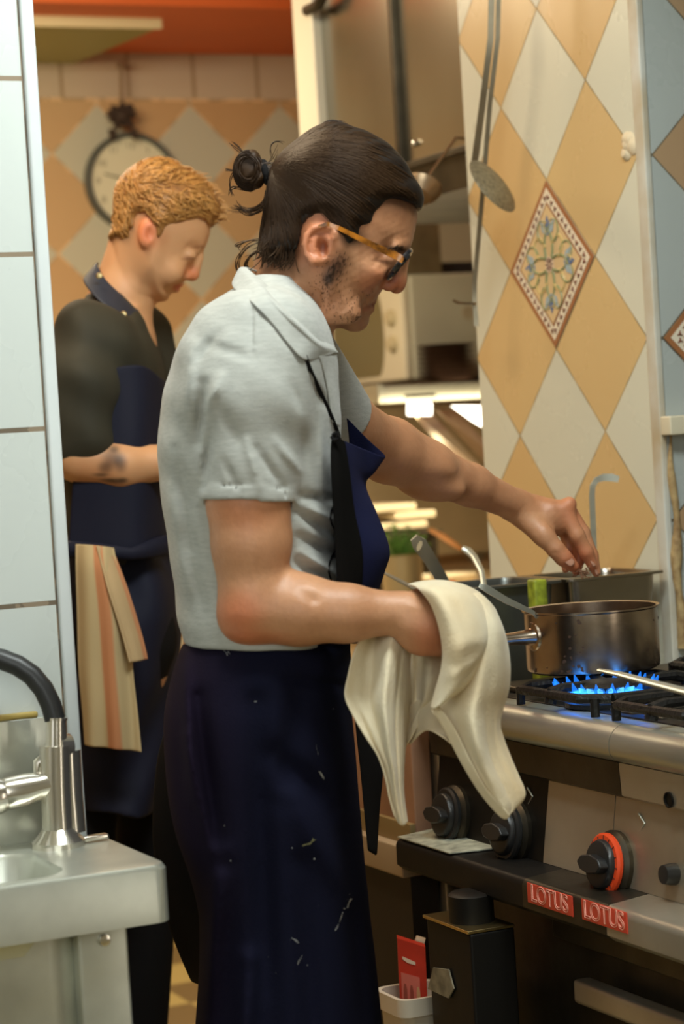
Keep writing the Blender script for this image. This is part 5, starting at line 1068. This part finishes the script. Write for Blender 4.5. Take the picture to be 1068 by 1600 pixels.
# flour and paint marks on the skirt
FLOUR = mat('flour_marks', (.42, .42, .40), .9, noise=.6, nscale=400, ncol=(.10, .10, .12))
def mark(x, y, L, w_, ang, nm='flour_mark', mt=None):
    pts = []; m = MB()
    for i in range(12): a = i*math.pi/6; rr_ = 1+.35*math.sin(i*2.7+x); u, v = L*math.cos(a)*rr_, w_*math.sin(a)*rr_; px_, py_ = x+u*math.cos(ang)-v*math.sin(ang), y+u*math.sin(ang)+v*math.cos(ang); z = surf(skt, px_, py_); pts.append((px_, py_, z)) if z else None
    if len(pts) == 12: m.prism([W(a, c, z-.0008) for a, c, z in pts], Vector(f_)*.0006).done(nm, mt or FLOUR, apr)
for a in ((503, 1213, 9, 2, 1.1), (543, 1410, 12, 4, -1.15), (534, 1432, 11, 2, -1.15), (527, 1448, 7, 1.6, -1.0), (460, 1470, 6, 3, .5), (467, 1502, 10, 1.2, -1.05), (354, 1018, 9, 3, .9), (311, 1150, 4, 1.2, 1.2), (495, 1170, 12, .8, 1.45), (491, 1342, 1.3, 1.3, 0), (430, 1520, 1.3, 1.3, 0), (498, 1415, 1, 1, 0), (520, 1108, 1.4, 1.4, 0), (480, 1508, 1, 1, 0), (418, 1495, 1, 1, 0), (456, 1325, 1, 1, 0), (360, 1345, 1, 1, 0), (350, 1290, 1, 1, 0), (500, 1478, 2, 1, .5), (398, 1096, 3, 1, 0)): mark(*a)
mark(483, 1316, 12, 3, -.45, 'olive_stain', mat('olive_stain', (.16, .15, .07), .9))
# trousers and far apron edge
ts = Solid()
for s in (-1, 1): z = DM+.0+s*.075; ts.add(rcone(C(420, 1110, z), C(430, 1650, z), .080, .070), .02).add(rcone(C(430, 1650, z), C(425, 2075, z), .070, .062), .02)
ts.build('trousers', BLK, chef, h=.006, relax=1)
grid('trouser_side', [[(262, 1130, 2.66), (290, 1130, 2.60), (330, 1130, 2.58)], [(245, 1190, 2.68), (280, 1190, 2.62), (330, 1190, 2.60)], [(238, 1300, 2.69), (275, 1300, 2.64), (330, 1300, 2.60)], [(248, 1380, 2.70), (285, 1390, 2.65), (335, 1390, 2.60)], [(268, 1460, 2.70), (300, 1460, 2.66), (335, 1460, 2.60)], [(300, 1535, 2.70), (315, 1540, 2.66), (335, 1540, 2.61)]], BLK, chef, 4, 4, .003)
grid('apron_far_side', [[(548, 1040, 2.70), (566, 1050, 2.74)], [(556, 1140, 2.70), (580, 1140, 2.76)], [(562, 1200, 2.70), (598, 1190, 2.77)], [(570, 1280, 2.70), (592, 1270, 2.77)], [(575, 1330, 2.70), (588, 1338, 2.77)]], BLK, apr, 4, 4, .003)
for s in (-1, 1):
    z = DM+s*.09; sh_ = Solid(); sh_.add(rcone(C(415, 2100, z), C(530, 2135, z), .048, .040), .02).add(rcone(C(530, 2135, z), C(555, 2140, z), .038, .034), .02); sh_.build('shoe', BLK, chef, h=.006)
# bib
bib = [[(520, 678, 2.49), (530, 686, 2.505), (545, 692, 2.55), (572, 703, 2.63), (602, 713, 2.70), (572, 684, 2.76), (541, 652, 2.79)],
       [(518, 705, 2.485), (530, 706, 2.50), (548, 712, 2.55), (568, 735, 2.62), (586, 735, 2.68), (570, 712, 2.75), (545, 685, 2.78)],
       [(520, 750, 2.482), (532, 750, 2.50), (552, 752, 2.55), (566, 757, 2.62), (570, 756, 2.68), (562, 745, 2.74), (548, 730, 2.77)],
       [(522, 800, 2.482), (535, 800, 2.50), (562, 800, 2.55), (585, 800, 2.62), (582, 800, 2.68), (565, 795, 2.74), (548, 790, 2.77)],
       [(524, 855, 2.482), (540, 857, 2.50), (580, 858, 2.55), (606, 857, 2.62), (600, 855, 2.68), (575, 850, 2.74), (552, 850, 2.77)],
       [(526, 900, 2.482), (542, 902, 2.50), (578, 905, 2.55), (600, 890, 2.62), (592, 900, 2.68), (570, 900, 2.74), (552, 900, 2.77)],
       [(530, 945, 2.482), (545, 945, 2.50), (566, 945, 2.55), (580, 945, 2.62), (575, 945, 2.68), (562, 945, 2.74), (550, 945, 2.77)],
       [(530, 1002, 2.47), (540, 1004, 2.50), (550, 1006, 2.55), (556, 1006, 2.62), (555, 1006, 2.68), (550, 1006, 2.74), (540, 1004, 2.77)]]
NB = mat('navy_bib_cloth', (.012, .014, .046), .9, spec=.06, bump=.2, bscale=380)
bo = grid('apron_bib', bib, NB, apr, 6, 6, .0022)
grid('bib_dark_edge', [[(519, 676, 2.482), (527, 682, 2.488), (538, 690, 2.50)], [(516, 705, 2.476), (528, 708, 2.480), (542, 712, 2.50)], [(517, 750, 2.470), (530, 750, 2.474), (548, 752, 2.50)], [(520, 800, 2.470), (534, 800, 2.474), (554, 800, 2.50)], [(523, 855, 2.470), (538, 857, 2.474), (566, 858, 2.50)], [(526, 905, 2.470), (542, 909, 2.474), (566, 908, 2.50)], [(530, 918, 2.472), (545, 922, 2.476), (560, 918, 2.50)]], mat('black_edge_cloth', (.006, .0055, .005), .95, spec=.03), apr, 5, 5, .002)  # near-black strip along the near edge of the bib
def ribbon(name, pts, wd, m, parent, th=.0016, off=.0015):
    q = []
    for x, y in pts: z = surf(st, x, y) or 2.5; q.append(W(x, y, z-off))
    t = MB(); flatbar(t, q, [wd]*len(q), th, -Vector(f_)); return t.done(name, m, parent)
ribbon('neck_strap', [(474, 556), (482, 578), (492, 600), (503, 624), (514, 648), (522, 668), (527, 682)], .0078, BLK, apr)
MB().tube([W(520, 680, 2.478), W(527, 676, 2.474), W(530, 684, 2.476), W(522, 688, 2.476), W(518, 682, 2.478)], .0026, 8).done('strap_knot', BLK, apr)
pts = []
for i in range(34):
    y = 690+i*7; x = 523-2*math.sin(i*.5)-(6 if 14 < i < 20 else 0)*math.sin((i-14)/6*math.pi)-(8 if i > 24 else 0)*math.sin((i-24)/9*math.pi); z = surf(st, x, y) or 2.5; pts.append(W(x, y, z-.0015))
MB().tube(pts, .0011, 6).done('bib_cord', BLK, apr)

# ---- towel held by the near hand
TW = mat('off_white_towel', (.80, .71, .52), .9, spec=.1, noise=.22, nscale=8, ncol=(.66, .49, .28), bump=.35, bscale=260, sheen=.2)
def ripple(a, fx, fy, ph=0): return lambda u, v, P: np.stack([0*u, 0*u, a*np.sin(fx*u*6.28+fy*v*6.28+ph)*(.3+.7*v)], 1)
tw = []
def crease(u, v, segs):
    d = 0*u
    for u0, v0, u1, v1, w_, a in segs:
        e = np.array([u1-u0, v1-v0]); q = np.stack([u-u0, v-v0], 1); t = np.clip(q@e/(e@e), 0, 1); r = q-t[:, None]*e; d = d+a*np.exp(-(r*r).sum(1)/(w_*w_))*np.sin(np.pi*np.clip(t, .1, .9))
    return d
# upper flap folded over the wrist
tw.append(grid(None, [[(636, 914, 2.485), (662, 908, 2.478), (692, 907, 2.480), (722, 913, 2.495), (744, 923, 2.52), (752, 930, 2.55)],
  [(650, 918, 2.440), (674, 919, 2.418), (704, 922, 2.420), (733, 930, 2.440), (758, 944, 2.47), (768, 952, 2.50)],
  [(670, 940, 2.418), (690, 943, 2.396), (716, 950, 2.400), (741, 958, 2.418), (760, 970, 2.44), (768, 978, 2.46)],
  [(684, 975, 2.408), (702, 980, 2.388), (722, 984, 2.388), (741, 988, 2.402), (757, 996, 2.42), (764, 1004, 2.44)],
  [(691, 1015, 2.408), (704, 1018, 2.388), (720, 1022, 2.384), (736, 1022, 2.396), (750, 1022, 2.41), (757, 1026, 2.43)],
  [(689, 1045, 2.414), (700, 1050, 2.394), (714, 1054, 2.386), (728, 1052, 2.394), (740, 1048, 2.41), (746, 1050, 2.425)],
  [(680, 1078, 2.424), (690, 1084, 2.404), (702, 1084, 2.392), (714, 1078, 2.398), (726, 1070, 2.41), (731, 1070, 2.425)],
  [(673, 1106, 2.430), (678, 1108, 2.415), (684, 1104, 2.405), (692, 1098, 2.405), (702, 1090, 2.412), (708, 1088, 2.425)]], None, None, 6, 5,
  disp=lambda u, v, P: np.stack([0*u, 0*u, crease(u, v, [(.15, .55, .9, .45, .05, -.004), (.2, .66, .7, .72, .05, .004), (.1, .75, .8, .62, .04, -.004), (.3, .1, .5, .5, .08, .003), (.55, .8, .9, .6, .05, .004)])], 1)))
# long panel behind it
tw.append(grid(None, [[(700, 940, 2.45), (722, 935, 2.45), (745, 926, 2.46), (762, 938, 2.475), (772, 950, 2.52)],
  [(705, 990, 2.44), (730, 985, 2.435), (758, 975, 2.435), (780, 980, 2.455), (788, 990, 2.52)],
  [(700, 1040, 2.44), (728, 1036, 2.430), (756, 1028, 2.420), (782, 1028, 2.445), (796, 1034, 2.50)],
  [(684, 1080, 2.44), (714, 1080, 2.428), (748, 1074, 2.412), (778, 1072, 2.440), (795, 1074, 2.49)],
  [(673, 1108, 2.435), (704, 1112, 2.425), (740, 1110, 2.405), (768, 1106, 2.436), (786, 1106, 2.475)],
  [(684, 1124, 2.430), (712, 1136, 2.420), (742, 1138, 2.402), (766, 1136, 2.434), (781, 1132, 2.465)],
  [(700, 1150, 2.428), (722, 1162, 2.418), (748, 1168, 2.402), (768, 1168, 2.432), (788, 1158, 2.460)],
  [(715, 1178, 2.428), (735, 1192, 2.418), (756, 1196, 2.406), (776, 1196, 2.430), (799, 1186, 2.455)],
  [(730, 1206, 2.428), (748, 1216, 2.416), (766, 1220, 2.408), (786, 1218, 2.428), (810, 1212, 2.450)],
  [(748, 1234, 2.430), (762, 1240, 2.418), (777, 1242, 2.412), (794, 1238, 2.428), (820, 1236, 2.445)],
  [(764, 1256, 2.430), (773, 1260, 2.422), (786, 1261, 2.416), (799, 1256, 2.428), (817, 1250, 2.442)],
  [(783, 1277, 2.430), (787, 1279, 2.426), (792, 1279, 2.422), (797, 1272, 2.426), (804, 1262, 2.438)]], None, None, 7, 5,
  disp=lambda u, v, P: np.stack([0*u, 0*u, crease(u, v, [(.62, .25, .72, .95, .045, .007), (.5, .1, .45, .9, .05, -.006), (.85, .2, .9, .9, .04, -.005), (.3, .45, .5, .85, .05, .004), (.05, .3, .35, .95, .03, .004)])], 1)))
# hem band along the left edge of the long panel
tw.append(grid(None, [[(672, 1106, 2.428), (684, 1100, 2.424)], [(688, 1130, 2.424), (702, 1124, 2.416)], [(700, 1154, 2.422), (716, 1148, 2.412)], [(722, 1196, 2.422), (736, 1190, 2.410)], [(748, 1238, 2.424), (760, 1232, 2.410)], [(776, 1272, 2.424), (786, 1262, 2.414)], [(788, 1280, 2.424), (797, 1274, 2.418)]], None, None, 3, 6))
tw.append(grid(None, [[(566, 992, 2.46), (590, 990, 2.48), (612, 990, 2.455), (634, 992, 2.47), (648, 1000, 2.49)],
  [(552, 1020, 2.455), (578, 1020, 2.475), (606, 1020, 2.44), (626, 1020, 2.455), (641, 1024, 2.485)],
  [(543, 1055, 2.45), (572, 1058, 2.47), (602, 1058, 2.435), (622, 1060, 2.45), (640, 1062, 2.485)],
  [(538, 1088, 2.445), (566, 1096, 2.46), (598, 1100, 2.432), (618, 1102, 2.445), (637, 1104, 2.485)],
  [(552, 1120, 2.445), (576, 1132, 2.455), (602, 1140, 2.432), (618, 1142, 2.445), (634, 1142, 2.48)],
  [(570, 1150, 2.445), (588, 1165, 2.452), (606, 1174, 2.435), (620, 1176, 2.445), (632, 1176, 2.475)],
  [(590, 1180, 2.445), (600, 1194, 2.450), (612, 1204, 2.438), (622, 1206, 2.445), (630, 1206, 2.47)],
  [(602, 1215, 2.445), (609, 1228, 2.450), (616, 1236, 2.440), (624, 1238, 2.446), (630, 1238, 2.465)],
  [(608, 1246, 2.445), (614, 1256, 2.450), (620, 1262, 2.440), (627, 1264, 2.446), (633, 1264, 2.46)],
  [(617, 1276, 2.445), (621, 1284, 2.448), (626, 1289, 2.442), (631, 1290, 2.446), (636, 1284, 2.455)]], None, None, 8, 5, disp=lambda u, v, P: np.stack([0*u, 0*u, crease(u, v, [(.5, .05, .55, .95, .05, -.010), (.3, .0, .42, .6, .05, .010), (.75, .0, .7, .9, .05, .009), (.12, .1, .4, .8, .05, -.006), (.9, .1, .88, .8, .04, -.006)])], 1)))
tw.append(grid(None, [[(620, 995, 2.50), (645, 1000, 2.52), (672, 1010, 2.50), (696, 1020, 2.50)], [(634, 1050, 2.50), (650, 1055, 2.53), (668, 1058, 2.49), (690, 1060, 2.50)], [(634, 1100, 2.50), (650, 1100, 2.53), (664, 1090, 2.49), (684, 1092, 2.50)], [(632, 1140, 2.49), (642, 1132, 2.50), (656, 1112, 2.50), (680, 1106, 2.49)], [(632, 1172, 2.49), (638, 1160, 2.49), (650, 1140, 2.49), (662, 1125, 2.49)]], None, None, 6, 5, disp=ripple(.004, 1.5, 0)))
tw.append(grid(None, [[(640, 1100, 2.51), (668, 1090, 2.50), (700, 1100, 2.48), (730, 1120, 2.47)], [(636, 1130, 2.51), (662, 1122, 2.49), (690, 1140, 2.47), (715, 1160, 2.46)], [(640, 1165, 2.50), (664, 1142, 2.48), (688, 1150, 2.46), (705, 1162, 2.45)]], None, None, 6, 5))
V_, F_ = join(tw); tag(fromdata('kitchen_towel', toW(V_), F_, TW, None, sub=1, solid=.0024), 'off-white kitchen towel draped over the chef\'s near hand in front of the range', 'towel')

# ================================================================== THE SECOND COOK
D2 = 3.70
ck2 = empty('person', (1.21, 3.52, 0), 'person with short ginger hair, dark jacket and navy apron, looking down near the clock', 'person')
SK2 = vcol(mat('fair_skin', (.66, .34, .165), .5, sss=.1)); GING = mat('ginger_hair', (.42, .19, .045), .5, noise=.5, nscale=30, ncol=(.20, .08, .02)); GING2 = mat('ginger_strands', (.58, .29, .08), .42)
JACK = mat('dark_olive_jacket', (.055, .050, .034), .7, spec=.2, noise=.3, nscale=6); NAV2 = mat('navy_second_apron', (.011, .012, .026), .7, spec=.2)
H2 = [(184, 300), (205, 268), (235, 256), (270, 262), (305, 282), (326, 310), (330, 340), (328, 360), (324.5, 376), (318, 391), (311, 401), (300, 420), (291, 434), (286, 442), (280, 446), (277, 452), (272, 456), (266, 460), (262, 468), (250, 471), (234, 464), (215, 458), (196, 430), (182, 390), (176, 345)]
g2 = lambda x, y, z: C(x, y, D2+z)
b2 = Solid()
def tp2(P): x, y = pxm(P, D2); return 1-.28*np.clip((x-(240+(470-y)*.2))/100, 0, 1)
b2.add(tabsolid([(490, 130, 215, .06), (520, 110, 238, .14), (580, 90, 245, .17), (700, 98, 240, .17), (860, 108, 232, .15), (960, 105, 250, .16), (1050, 105, 245, .155)], D2), .02)
b2.add(inflate(H2, D2, .076, .080, taper=tp2), .01).add(rcone(g2(212, 390, 0), g2(188, 470, 0), .046, .050), .02).add(rcone(g2(188, 470, 0), g2(176, 520, 0), .050, .07), .02)
b2.add(rcone(g2(311, 400, 0), g2(301, 427, 0), .008, .011), .006).add(ell(g2(299, 430, 0), (.0115, .010, .010)), .005)
for s in (-1, 1):
    b2.add(ell(g2(292, 431, s*.012), (.009, .007, .006)), .004).cut(ell(g2(308, 393, s*.045), (.016, .012, .018)), .012).add(ell(g2(295, 399, s*.031), (.012, .010, .012)), .008).add(ell(g2(268, 425, s*.040), (.018, .018, .016)), .02)
    b2.add(ell(g2(229, 365, s*.074), (.014, .0245, .009), -.1), .004).cut(ell(g2(234, 366, s*.084), (.007, .013, .008)), .003); b2.cut(rcone(g2(281, 449, 0), g2(268, 444, s*.026), .002, .001), .002)
    b2.add(rcone(g2(283, 444, 0), g2(272, 441, s*.022), .004, .002), .004).add(rcone(g2(276, 453, 0), g2(268, 449, s*.022), .0045, .002), .004)
    z = D2+s*.09; b2.add(rcone(C(180, 1040, z), C(180+s*55, 1260, z), .085, .048), .02).add(rcone(C(180+s*55, 1260, z), C(172+s*30, 1790, z), .048, .040), .02)
# near arm: upper arm down, forearm across
b2.add(rcone(g2(140, 540, -.16), g2(124, 690, -.185), .042, .040), .02).add(rcone(g2(122, 715, -.19), g2(190, 728, -.19), .040, .036), .015).add(rcone(g2(190, 728, -.19), g2(262, 722, -.17), .035, .027), .015)
b2.add(rcone(g2(262, 722, -.17), g2(292, 722, -.16), .026, .028), .01).add(ell(g2(292, 724, -.16), (.03, .014, .03)), .01)
for i in range(4): finger(b2, [g2(305, 716+i*5, -.175+.016*i), g2(325, 724+i*5, -.17+.016*i), g2(332, 744+i*3, -.165+.014*i), g2(322, 756+i*2, -.16+.012*i)], [.0095, .009, .008, .007])
finger(b2, [g2(282, 730, -.14), g2(302, 748, -.13), g2(318, 758, -.13)], [.012, .010, .008])
b2.add(rcone(g2(225, 540, .15), g2(262, 660, .16), .048, .042), .02).add(rcone(g2(262, 660, .16), g2(310, 720, .08), .04, .026), .015).add(ell(g2(320, 730, .06), (.03, .014, .03)), .01)
for i in range(4): finger(b2, [g2(330, 724+i*4, .045+.014*i), g2(348, 734+i*4, .04+.014*i), g2(352, 752+i*3, .035+.012*i)], [.0095, .009, .008])
finger(b2, [g2(318, 735, .03), g2(334, 752, .02), g2(342, 760, .01)], [.012, .010, .008])
def c2f(P):
    x, y = px2(P); c = np.ones((len(P), 3))
    def blob(cx, cy, rx, ry, k, a=1):
        w_ = np.exp(-(((x-cx)/rx)**2+((y-cy)/ry)**2)**1.5)[:, None]*a; c[:] = c*(1-w_)+c*np.array(k)*w_
    blob(229, 362, 16, 28, (1.1, .62, .52)); blob(300, 428, 14, 14, (1.05, .68, .6)); blob(278, 449, 9, 6, (.85, .42, .4)); blob(308, 386, 14, 3, (.5, .35, .25), .7); blob(294, 404, 10, 2.5, (.35, .2, .15), .8); blob(250, 370, 14, 20, (.75, .55, .4), .6)
    for (cx, cy, rx, ry) in ((176, 716, 15, 13), (165, 730, 12, 10), (188, 724, 10, 14), (182, 752, 16, 4), (170, 750, 14, 3), (158, 742, 12, 3), (192, 750, 8, 4), (178, 702, 8, 6)): blob(cx, cy, rx, ry, (.22, .22, .24), .85)
    blob(150, 735, 40, 30, (1, .86, .8), .5); return c
bd2 = b2.build('body', SK2, ck2, h=.0034, cols=c2f, relax=1)
HO2 = [(176, 335), (180, 292), (199, 266), (222, 252), (240, 246), (262, 247), (290, 262), (320, 278), (340, 303), (349, 332), (343, 348), (331, 357), (322, 346), (300, 352), (284, 357), (266, 362), (258, 374), (250, 380), (244, 360), (232, 342), (218, 346), (211, 366), (208, 378), (196, 385), (180, 382), (168, 374), (174, 358)]
HC2 = HO2[:11]+[(334, 352), (322, 392), (300, 430), (265, 455), (225, 452), (195, 425), (180, 395)]+HO2[-3:]
hsol2, onh2, q2 = hair_solid(HC2, HO2, D2, .0845, .079, lambda x, y: 1-.28*np.clip((x-(240+(470-y)*.2))/100, 0, 1), .006)
h2 = Solid(); h2.add(hsol2, .0015); h2.disp(lambda P: .0022*np.sin(90*P[:, 0]+60*P[:, 1]+3*np.sin(70*P[:, 2]))*np.sin(110*P[:, 1]-40*P[:, 0]))
for s in (-1, 1): h2.cut(ell(g2(229, 366, s*.09), (.017, .03, .03)), .003)
ha2 = h2.build('hair', GING, ck2, h=.0034, relax=1)
paths = []
for k in range(1500):
    x, y = rng.uniform(172, 345), rng.uniform(248, 380); L = 10+rng.random()*22; a = (-.5 if y < 300 else .5)+rng.normal()*.45 if x > 215 else 1.3+rng.normal()*.3; k2 = rng.normal()*.9
    tt = np.linspace(0, 1, 8); P2 = np.stack([(x+L*tt*np.cos(a)+k2*4*np.sin(3*tt)-534)*D2/F, -((y+L*tt*np.sin(a)+k2*4*tt*tt)-800)*D2/F], 1); d = polyd(P2, q2)
    if d.min() < .001: continue
    paths.append(onh2(P2, -1 if k % 4 else 1, .0005+.004*np.sin(3.14*tt)*rng.random()))
for k in range(160):
    x, y = along([(188, 284), (205, 264), (240, 250), (262, 250), (290, 264), (318, 280), (338, 303), (346, 330), (340, 346)], rng.random()); z = rng.uniform(-.03, .03)
    paths.append(bez(g2(x-6, y+4, z), g2(x+rng.normal()*5, y-4+rng.normal()*3, z), g2(x+10+rng.normal()*4, y-2+rng.random()*8, z), None, 7))
Vh, Fh = strands(paths, .0013); fromdata('hair_strands', toW(Vh), Fh, GING2, ha2)
# jacket
j = Solid(); j.add(tabsolid([(462, 140, 200, .060), (485, 118, 218, .085), (505, 100, 232, .15), (540, 88, 246, .185), (620, 88, 262, .19), (720, 96, 262, .185), (800, 102, 255, .175), (880, 108, 248, .17)], D2, 2.3), .02)
j.add(rcone(g2(140, 525, -.15), g2(126, 600, -.185), .060, .058), .03).add(rcone(g2(126, 600, -.185), g2(128, 688, -.19), .058, .052), .02).add(rcone(g2(215, 530, .14), g2(255, 640, .16), .062, .055), .03)
j.disp(lambda P: .004*np.sin(60*P[:, 0]+45*P[:, 1])*np.sin(30*P[:, 1]-20*P[:, 0]))
jk = j.build('jacket', JACK, ck2, h=.0045)
grid('collar', [[(154, 410, 3.69), (152, 414, 3.65), (166, 438, 3.625), (188, 460, 3.625), (208, 482, 3.64), (218, 482, 3.67)], [(138, 432, 3.69), (130, 440, 3.63), (150, 466, 3.575), (178, 486, 3.565), (206, 500, 3.60), (222, 498, 3.67)]], mat('navy_collar', (.018, .026, .045), .6), jk, 5, 5, .004)
for x, y, z in ((155, 431, 3.598), (193, 491, 3.575)): MB().lathe([(0, 0), (.0055, .001), (.004, .003), (0, .0035)], W(x, y, z-.006), -Vector(f_), 12).done('button', mat('brass_button', (.75, .62, .32), .3, 1), jk)
a2 = Solid(); a2.add(tabsolid([(852, 104, 262, .185), (900, 100, 272, .195), (960, 100, 284, .20), (1060, 104, 280, .20), (1160, 112, 262, .195), (1252, 122, 250, .19)], D2, 2.3), .01)
a2.disp(lambda P: .006*np.sin(55*P[:, 0]+4*np.sin(9*P[:, 1])+70*P[:, 2]*.3)*np.clip((P[:, 1]+.9), .2, 1)+.005*np.sin(38*P[:, 0]-22*P[:, 1]))
ap2 = a2.build('apron', NAV2, ck2, h=.005)
grid('apron_bib', [[(150, 585, 3.50), (190, 572, 3.50), (225, 572, 3.52), (250, 590, 3.58), (262, 600, 3.68)], [(135, 640, 3.50), (180, 635, 3.495), (225, 635, 3.51), (255, 640, 3.58), (268, 645, 3.68)], [(118, 700, 3.50), (170, 700, 3.49), (220, 700, 3.50), (255, 700, 3.57), (268, 700, 3.68)], [(112, 770, 3.50), (170, 770, 3.49), (220, 770, 3.50), (252, 770, 3.57), (266, 770, 3.68)], [(106, 860, 3.50), (170, 862, 3.49), (220, 860, 3.50), (252, 860, 3.57), (264, 860, 3.68)]], NAV2, ap2, 5, 5, .003)
MB().tube([W(100, 858, 3.50), W(160, 862, 3.48), W(205, 866, 3.485), (W(240, 856, 3.52)), W(258, 852, 3.57)], [.010, .009, .007, .011, .012], 10, flat=1.4).done('apron_tie', NAV2, ap2)
t2 = Solid()
for s in (-1, 1): z = D2+s*.09; t2.add(rcone(C(180, 1000, z), C(180+s*55, 1260, z), .10, .056), .02).add(rcone(C(180+s*55, 1260, z), C(172+s*30, 1770, z), .056, .052), .02)
t2.build('trousers', BLK, ck2, h=.007)
for s in (-1, 1): z = D2+s*.09; s_ = Solid(); s_.add(rcone(C(172+s*30, 1800, z), C(245+s*30, 1815, z), .05, .042), .02); s_.build('shoe', BLK, ck2, h=.007)
T2M = bpy.data.materials.new('striped_towel'); T2M.use_nodes = True; nt = T2M.node_tree; at_ = nt.nodes.new('ShaderNodeAttribute'); at_.attribute_name = 'Col'; nt.links.new(at_.outputs['Color'], nt.nodes['Principled BSDF'].inputs['Base Color']); nt.nodes['Principled BSDF'].inputs['Roughness'].default_value = .9
rows = [[(118, 850, 3.475), (150, 852, 3.455), (178, 856, 3.47)], [(118, 890, 3.465), (152, 890, 3.44), (186, 895, 3.46)], [(120, 960, 3.46), (160, 960, 3.435), (205, 970, 3.455)], [(122, 1040, 3.46), (166, 1040, 3.435), (208, 1045, 3.455)], [(128, 1110, 3.46), (172, 1115, 3.435), (216, 1115, 3.455)], [(132, 1165, 3.46), (176, 1170, 3.44), (222, 1175, 3.455)]]
P_, Fq = grid(None, rows, None, None, 12, 8, disp=ripple(.006, 2.5, .3)); n_u = 25; u = np.tile(np.arange(n_u)/(n_u-1), len(P_)//n_u)
cl = np.where(((u > .42) & (u < .66))[:, None], np.array([[.50, .21, .09]]), np.array([[.50, .38, .20]]))
P3, F3 = grid(None, [[(150, 852, 3.45), (176, 856, 3.47)], [(168, 920, 3.43), (200, 920, 3.46)], [(190, 990, 3.43), (220, 985, 3.46)], [(202, 1036, 3.43), (231, 1030, 3.46)]], None, None, 12, 8, disp=ripple(.004, 1.5, 0)); n_u = 13; u = np.tile(np.arange(n_u)/(n_u-1), len(P3)//n_u)
cl3 = np.where((u > .7)[:, None], np.array([[.50, .22, .10]]), np.array([[.48, .34, .18]]))
V_, F_ = join([(P_, Fq), (P3, F3)]); tt_ = fromdata('striped_towel', toW(V_), F_, T2M, None, solid=.003, cols=np.concatenate([cl, cl3]), sub=1)
tag(tt_, 'beige towel with an orange stripe tucked in the second cook\'s apron tie', 'towel')
